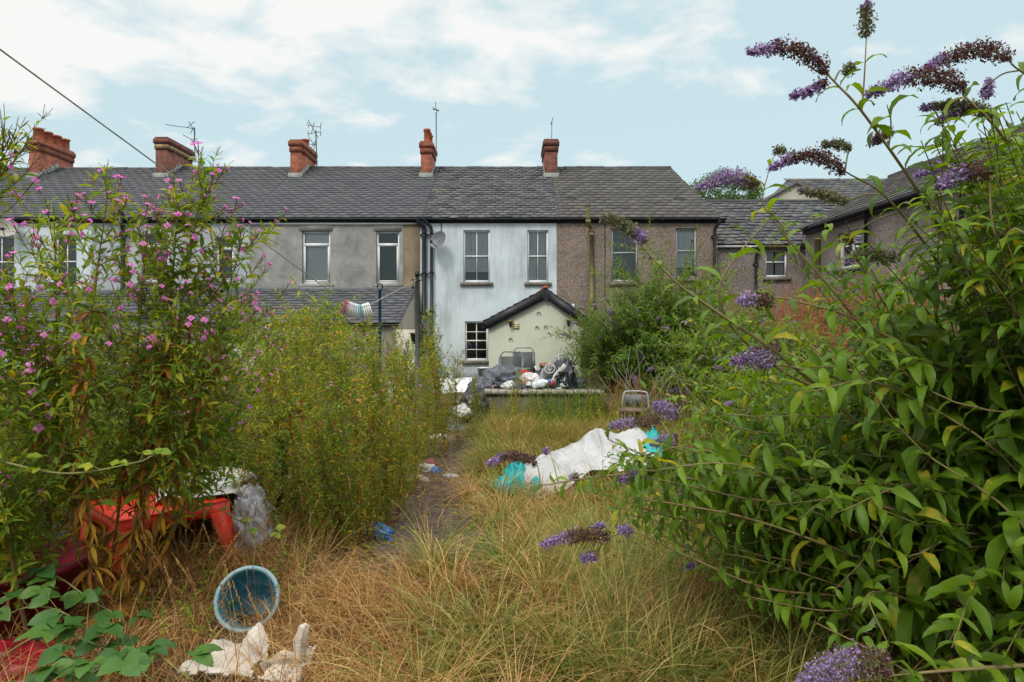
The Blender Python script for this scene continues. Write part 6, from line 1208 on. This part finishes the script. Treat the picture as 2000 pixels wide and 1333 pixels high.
# (px of the top, y of the top, distance)
PT = [(500, 640, 5.6), (540, 610, 6.2), (560, 700, 5.2), (590, 650, 5.7), (620, 735, 5.0), (640, 640, 6.0), (650, 700, 5.3), (680, 640, 5.6), (700, 740, 5.0), (690, 650, 6.5), (730, 660, 6.0), (735, 720, 5.4), (760, 650, 6.8), (770, 690, 6.2), (780, 760, 5.5), (480, 720, 5.2), (520, 760, 4.8), (600, 800, 4.8), (670, 800, 4.8), (610, 610, 7.2), (660, 610, 7.6), (720, 620, 7.4), (790, 650, 7.6), (570, 600, 7.5), (520, 600, 7.2), (810, 720, 6.9), (455, 700, 5.8), (440, 650, 6.4), (740, 790, 5.2), (550, 860, 4.6), (630, 880, 4.6), (700, 870, 4.75), (480, 830, 4.7)]
PT += [(500, 900, 4.9), (560, 930, 4.75), (620, 950, 4.7), (680, 940, 4.7), (730, 900, 4.9), (760, 850, 5.3), (790, 800, 5.8), (810, 770, 6.3), (590, 870, 5.0), (650, 850, 5.1), (700, 830, 5.3), (530, 700, 6.5), (580, 680, 6.8), (640, 690, 6.6), (690, 690, 6.9), (750, 700, 7.0)]
used = set()
for i, (px, py, d) in enumerate(PT):
    tp = P(px, py, d); k = i % 6; h = 1.55+.05*k; sc = tp[2]/h; loc = (tp[0], tp[1], 0)
    if k not in used and i < 6: used.add(k); o = protos[k]; o.location = loc; o.scale = (sc,)*3; o.rotation_euler = (0, 0, rp_.uniform(0, 6))
    else: dup(protos[k], loc, rp_.uniform(0, 6), sc)
gE = 'slender willowherb by the steps'
for i, (px, py, d, l_) in enumerate(((868, 612, 8.6, 'tallest willowherb in front of the white-blue house'), (848, 660, 8.2, 'willowherb just right of the grey post'), (895, 690, 8.8, 'willowherb in front of the white board'), (835, 740, 7.6, 'short willowherb at the left of the path'), (820, 700, 8.0, 'willowherb at the foot of the grey post'), (865, 740, 8.0, 'yellowing willowherb beside the plank steps'), (930, 735, 9.7, 'thin willowherb before the black bag'), (1010, 725, 10.2, 'thin willowherb before the concrete wall'))):
    tp = P(px, py, d); k = i % 6; dup(protos[k], (tp[0], tp[1], 0), i*1.3, tp[2]/(1.55+.05*k)*1.0, l_, gE)

# ------------------------------------------------------------------ bramble at the bottom left
def bramble():
    r = np.random.default_rng(55)
    for i, (pxs, lab) in enumerate((([(-60, 1330, 2.9), (80, 1240, 2.8), (190, 1260, 2.8), (300, 1330, 2.8)], 'bramble cane arching along the bottom left corner'), ([(-80, 1290, 3.3), (60, 1120, 3.3), (190, 1180, 3.2), (260, 1225, 3.1)], 'bramble cane behind, reaching up to the red table leg'), ([(-40, 890, 3.0), (120, 925, 2.9), (260, 905, 2.9), (300, 890, 2.9)], 'green bramble cane crossing the brown stems'), ([(440, 1000, 4.0), (500, 1035, 3.9), (560, 1050, 3.9)], 'short bramble shoot over the grey plastic sack'), ([(30, 1350, 2.5), (130, 1300, 2.5), (250, 1300, 2.5)], 'lowest bramble cane with large leaves in the corner'), ([(100, 1380, 2.6), (260, 1270, 2.7), (380, 1330, 2.6)], 'bramble cane arching just left of the cream plastic panel'), ([(-60, 1260, 3.1), (40, 1190, 3.0), (130, 1200, 2.9), (230, 1290, 2.8)], 'bramble cane arching over the maroon tub rim'))):
        pts = smoothpts([P(*q) for q in pxs], 6); e = empty('bramble', pts[0]*(1, 1, 0), lab, 'bramble', 'bramble canes'); m_ = MB(); m_.tube(pts, np.linspace(.005, .0025, len(pts)), 6); st = m_
        m_ = MB(); PP = []; DD = []; LL = []
        big_ = i in (0, 1, 4, 5, 6)
        for k in range(1, len(pts), 2):
            a = r.uniform(0, 6.28); pd_ = unit(np.array([cos(a), sin(a)*.7-.3, .6])); l = .07 if big_ else .04; q = pts[k]+pd_*l; st.tube([pts[k], q], .0015, 4, cap=False)
            s_ = np.array([-pd_[1], pd_[0], 0])
            for an in (-1.25, 0, 1.25): PP.append(q); DD.append(pd_*(1, 1, .15)*cos(an)+s_*sin(an)); LL.append((.105 if big_ else .05)*r.uniform(.8, 1.1)*(1.1 if an == 0 else .9))
        n = len(PP); LL = np.array(LL); leafmesh(m_, np.array(PP), np.array(DD), np.tile([0, -.25, 1.0], (n, 1))+r.normal(0, .2, (n, 3)), LL, LL*.68, r.uniform(.3, .9, n), 6, fold=.12, wave=.03, rng=r, shape='ovate'); st.build('cane', M['stemG'], e); m_.build('leaves', M['leafW'] if not big_ else M['leafbr'], e, smooth=True)
M['leafbr'] = island('bramble_leaf', [(0, (.03, .09, .018)), (.6, (.05, .13, .025)), (1, (.09, .18, .03))], .45, .25, .3, fine=30, bump=.5, fa=.5)
bramble()
# ------------------------------------------------------------------ grass, weeds, twigs
def blades(n, xr, yr, r, hmin, hmax, wmin, wmax, dens=None, lay=1.0, mats=None, zf=terr, dirf=None):
    x = r.uniform(*xr, n); y = yr[0]+(yr[1]-yr[0])*r.random(n)**1.0
    if dens is not None: k = r.random(n) < dens(x, y); x, y = x[k], y[k]
    # only what could be seen from near the viewpoint
    k = (np.abs(x) < y*.80+.9) & (y > 1.8); x, y = x[k], y[k]; n = len(x); z = zf(x, y)
    ang = n2(x, y, .9, 21)*9+n2(x, y, 2.7, 22)*3+r.normal(0, 1.0, n); L = r.uniform(hmin, hmax, n)*(.6+.8*n2(x, y, 1.3, 23)); W = r.uniform(wmin, wmax, n)
    el0 = r.uniform(.55, 1.45, n); bend = r.uniform(.5, 2.0, n)*lay; seg = 4; c = np.zeros((n, seg+1, 3)); c[:, 0] = np.stack([x, y, z-.01], -1); dr = np.stack([np.cos(ang), np.sin(ang)], -1)
    for k_ in range(1, seg+1):
        el = el0-bend*(k_-.5)/seg; st = L/seg; c[:, k_, :2] = c[:, k_-1, :2]+dr*(np.cos(el)*st)[:, None]; c[:, k_, 2] = np.maximum(c[:, k_-1, 2]+np.sin(el)*st, z+.012+.02*r.random(n))
    sd = unit(np.stack([-dr[:, 1], dr[:, 0], r.normal(0, .4, n)], -1)); w = np.linspace(1, .15, seg+1); off = sd[:, None, :]*(W[:, None]*w[None])[:, :, None]*.5
    v = np.stack([c-off, c+off], 2).reshape(-1, 3); f = np.arange(n)[:, None, None]*(2*seg+2)+np.array([(2*k_, 2*k_+1, 2*k_+3, 2*k_+2) for k_ in range(seg)])[None]
    return v, f.reshape(-1, 4)
rg_ = np.random.default_rng(9)
def pathd(x, y): return np.abs(x-pathx(y))/(.36+.12*np.sin(y*1.7))
def clear(x, y):
    d = np.clip(pathd(x, y)-.75+.5*(n2(x, y, 3, 30)-.5), 0, 1); d = np.where(y < 4.3, 1, d); d = np.where((y > 10.55) & (x < 4.2), 0, d)
    d *= np.where(((x-.6)/.95)**2+((y-6.7)/.55)**2 < 1, .2, 1)*np.where(((x+1.43)/.2)**2+((y-3.62)/.28)**2 < 1, .12, 1)*np.where(((x+1.2)/.4)**2+((y-3.08)/.3)**2 < 1, .3, 1); return np.clip(d, .03, 1)
def greenness(x, y): return np.clip(.62+(x+.1)*.5+.09*np.clip(y-5, 0, 4)+(n2(x, y, .8, 31)-.5)*1.5-np.clip((4.2-y)*.25, 0, .4), 0.06, .97)
gr = MB(); gg = MB()
gr.add(*blades(120000, (-4, 5), (2.2, 7), rg_, .16, .46, .0024, .0058, lambda x, y: clear(x, y)*(1-greenness(x, y)*.8), 1.15))
gg.add(*blades(100000, (-4, 5), (2.2, 7), rg_, .2, .48, .0026, .0062, lambda x, y: clear(x, y)*greenness(x, y)*.9, 1.0))
gr.add(*blades(60000, (-7, 4.1), (7, 10.5), rg_, .18, .42, .004, .007, lambda x, y: clear(x, y)*(.5+.4*n2(x, y, 1.1, 33)), 1.0))
gg.add(*blades(85000, (-7, 4.1), (7, 10.5), rg_, .2, .50, .004, .008, lambda x, y: clear(x, y)*.95, .85))
gg.add(*blades(9000, (-.3, 4), (2.4, 9.5), rg_, .35, .62, .004, .0085, lambda x, y: clear(x, y)*(n2(x, y, 1.7, 51) > .55), .6))
def tussocks(nc, per, xr, yr, r, w, h, test):
    cx = r.uniform(*xr, nc); cy = r.uniform(*yr, nc); k = test(cx, cy) & (np.abs(cx) < cy*.8+.6); cx, cy = cx[k], cy[k]; sz = r.uniform(.6, 1.25, len(cx)); n = len(cx)*per
    q = np.repeat(sz, per); a = r.uniform(0, 2*pi, n); rr = r.random(n)**.7*.055*q; x = np.repeat(cx, per)+rr*np.cos(a); y = np.repeat(cy, per)+rr*np.sin(a); a = a+r.normal(0, .35, n); z = terr(x, y); L = r.uniform(*h, n)*q; seg = 5
    el0 = r.uniform(.95, 1.5, n); bend = r.uniform(.9, 2.7, n); c = np.zeros((n, seg+1, 3)); c[:, 0] = np.stack([x, y, z-.01], -1); dr = np.stack([np.cos(a), np.sin(a)], -1)
    for k_ in range(1, seg+1):
        el = el0-bend*((k_-.5)/seg)**1.3; st = L/seg; c[:, k_, :2] = c[:, k_-1, :2]+dr*(np.cos(el)*st)[:, None]; c[:, k_, 2] = np.maximum(c[:, k_-1, 2]+np.sin(el)*st, z+.015+.03*r.random(n))
    sd = unit(np.stack([-dr[:, 1], dr[:, 0], r.normal(0, .4, n)], -1)); ww = r.uniform(*w, n); wd = np.array([.8, 1, .95, .75, .45, .1])
    off = sd[:, None, :]*(ww[:, None]*wd[None])[:, :, None]*.5; v = np.stack([c-off, c+off], 2).reshape(-1, 3); f = np.arange(n)[:, None, None]*(2*seg+2)+np.array([(2*k_, 2*k_+1, 2*k_+3, 2*k_+2) for k_ in range(seg)])[None]; return v, f.reshape(-1, 4)
ok = lambda x, y: (clear(x, y) > .6) & (((x-.65)/1.0)**2+((y-6.7)/.65)**2 > 1)
gg.add(*tussocks(330, 130, (-.5, 4), (2.6, 9.8), rg_, (.003, .0068), (.28, .52), ok)); gr.add(*tussocks(260, 120, (-2.4, 3), (2.4, 9.8), rg_, (.0028, .006), (.25, .48), ok))
gr.build('dry_grass', M['dryleaf'], org=(0, 0, 0)); tag(bpy.data.objects['dry_grass'], 'matted golden dry grass covering the garden', 'grass', kind='stuff')
gg.build('green_grass', M['grngrass'], org=(0, 0, 0)); tag(bpy.data.objects['green_grass'], 'long yellow green grass blades flattened in waves', 'grass', kind='stuff')
# upright seed-headed stalks
sh = MB(); r = np.random.default_rng(14)
def stalk(x, y, h):
    z = float(terr(x, y)); a = r.uniform(0, 6.28); q = smoothpts([(x, y, z), (x+cos(a)*h*.12, y+sin(a)*h*.12, z+h*.6), (x+cos(a)*h*.32, y+sin(a)*h*.32, z+h*.97)], 4); sh.tube(q, .0011, 3, cap=False)
    n = 26; t = r.random(n); d = unit(q[-1]-q[-3]); PP = q[-1]-d*(t*.11)[:, None]; leafmesh(sh, PP, d+r.normal(0, .35, (n, 3)), rndir(n, r), .014, .004, .1, 2, rng=r, shape='narrow')
for _ in range(130): stalk(*P(r.uniform(180, 620), 900, r.uniform(2.8, 4.6))[:2]*(1, 1), r.uniform(.35, .62)) if True else 0
for _ in range(60): stalk(r.uniform(-.2, 3.2), r.uniform(3, 10), r.uniform(.3, .55))
for _ in range(14): stalk(r.uniform(-2.2, -.9), r.uniform(3.8, 5.2), r.uniform(.4, .6))
tag(sh.build('seed_stalks', M['dryleaf'], org=(0, 0, 0)), 'upright straw stalks with seed heads', 'grass', kind='stuff')
# low leafy weeds along the wall and beside the path
def weeds(name, spots, mat, label, leaf=(.03, .06), h=(.15, .4), seed=1, gap=.03, wr=.3):
    r = np.random.default_rng(seed); f_ = MB()
    for x, y in spots:
        z = float(terr(x, y)); hh = r.uniform(*h); a = r.uniform(0, 6.28); q = smoothpts([(x, y, z), (x+.1*cos(a), y+.1*sin(a), z+hh*.6), (x+.25*hh*cos(a), y+.25*hh*sin(a), z+hh)], 4); f_.tube(q, .0022, 3, cap=False); stem_leaves(f_, q, r, leaf, gap=gap, droop=(.2, 1.4), wr=wr, seg=3, keep=.9)
    return tag(f_.build(name, M[mat], org=(0, 0, 0)), label, 'weeds', kind='stuff')
r = np.random.default_rng(61)
sp = [(r.uniform(-.4, 3.9), 10.45-abs(r.normal(0, .8))) for _ in range(480)]; weeds('leafy_weeds', sp, 'leafY', 'leafy yellow green weeds in front of the concrete wall', seed=2, h=(.2, .62))
sp = [(r.uniform(.35, 3.6), 10.4-abs(r.normal(0, .35))) for _ in range(300)]; weeds('bushy_weeds', sp, 'leafM', 'bushy green weeds half burying the concrete wall', (.04, .07), (.35, .78), 12, .035)
sp = [(r.uniform(.9, 3.2), 10.45-abs(r.normal(0, .55))) for _ in range(330)]; sp = [q for q in sp if q[0] > .9+r.random()*.9]; weeds('rusty_weeds', sp, 'orange', 'rust orange dry weeds in front of the concrete wall', (.02, .042), (.35, .85), 3, .018)
sp = [(r.uniform(4.35, 6.8), r.uniform(8, 15.5)) for _ in range(520)]; weeds('dry_dock', sp, 'orange', 'orange dry dock thicket above the rubble wall', (.03, .055), (.7, 1.25), 4, .022, .35)
sp = [(r.uniform(-4, -1.2)+0, r.uniform(3.3, 5.2)) for _ in range(170)]+[(pathx(y_)+r.choice([-1, 1])*r.uniform(.25, .6), y_) for y_ in r.uniform(4.5, 10, 110)]+[(r.uniform(1.2, 3.4), r.uniform(3.4, 8.5)) for _ in range(230)]
weeds('green_weeds', sp, 'leafW', 'small green weeds scattered through the grass', (.03, .065), (.08, .32), 5, .028)
tw = MB()
for _ in range(420):
    y_ = r.uniform(4.2, 10.4); x_ = pathx(y_)+r.normal(0, .35); a = r.uniform(0, 6.28); l = r.uniform(.05, .3); z = float(terr(x_, y_))+.028; q = smoothpts([(x_, y_, z), (x_+l*.5*cos(a), y_+l*.5*sin(a), z+r.uniform(0, .03)), (x_+l*cos(a+.3), y_+l*sin(a+.3), z)], 2); tw.tube(q, r.uniform(.001, .0032), 4, cap=False)
tag(tw.build('twigs', noisy('dead_twig', [(.3, (.09, .055, .035)), (.7, (.30, .22, .15))], 3, .9), org=(0, 0, 0)), 'dead twigs and straw littering the path', 'twigs', kind='stuff')
lf_ = MB(); n = 1100; y_ = r.uniform(4.2, 10.4, n); x_ = pathx(y_)+r.normal(0, .38, n); leafmesh(lf_, np.stack([x_, y_, terr(x_, y_)+.025], -1), rndir(n, r)*(1, 1, .15), np.tile([0, 0, 1.0], (n, 1))+r.normal(0, .3, (n, 3)), r.uniform(.02, .05, n), .018, r.uniform(0, 1.2, n), 3, wave=.15, rng=r, shape='ovate')
tag(lf_.build('fallen_leaves', M['wilt'], org=(0, 0, 0)), 'withered leaves fallen on the path', 'leaves', kind='stuff')
# pale dead stems by the far bush
ds = MB()
for _ in range(60):
    x_, y_ = r.uniform(1.5, 3.5), r.uniform(8.6, 10.4); h = r.uniform(.5, 1.3); a = r.normal(0, .3); ds.tube(smoothpts([(x_, y_, 0), (x_+a*.4, y_, h*.6), (x_+a*h*1.1, y_-.05, h)], 3), .003, 4, cap=False)
tag(ds.build('dead_stems', noisy('bleached_stem', [(.3, (.22, .19, .16)), (.7, (.42, .39, .34))], 4, .9), org=(0, 0, 0)), 'bleached dead stems under the far butterfly bush', 'stems', kind='stuff')
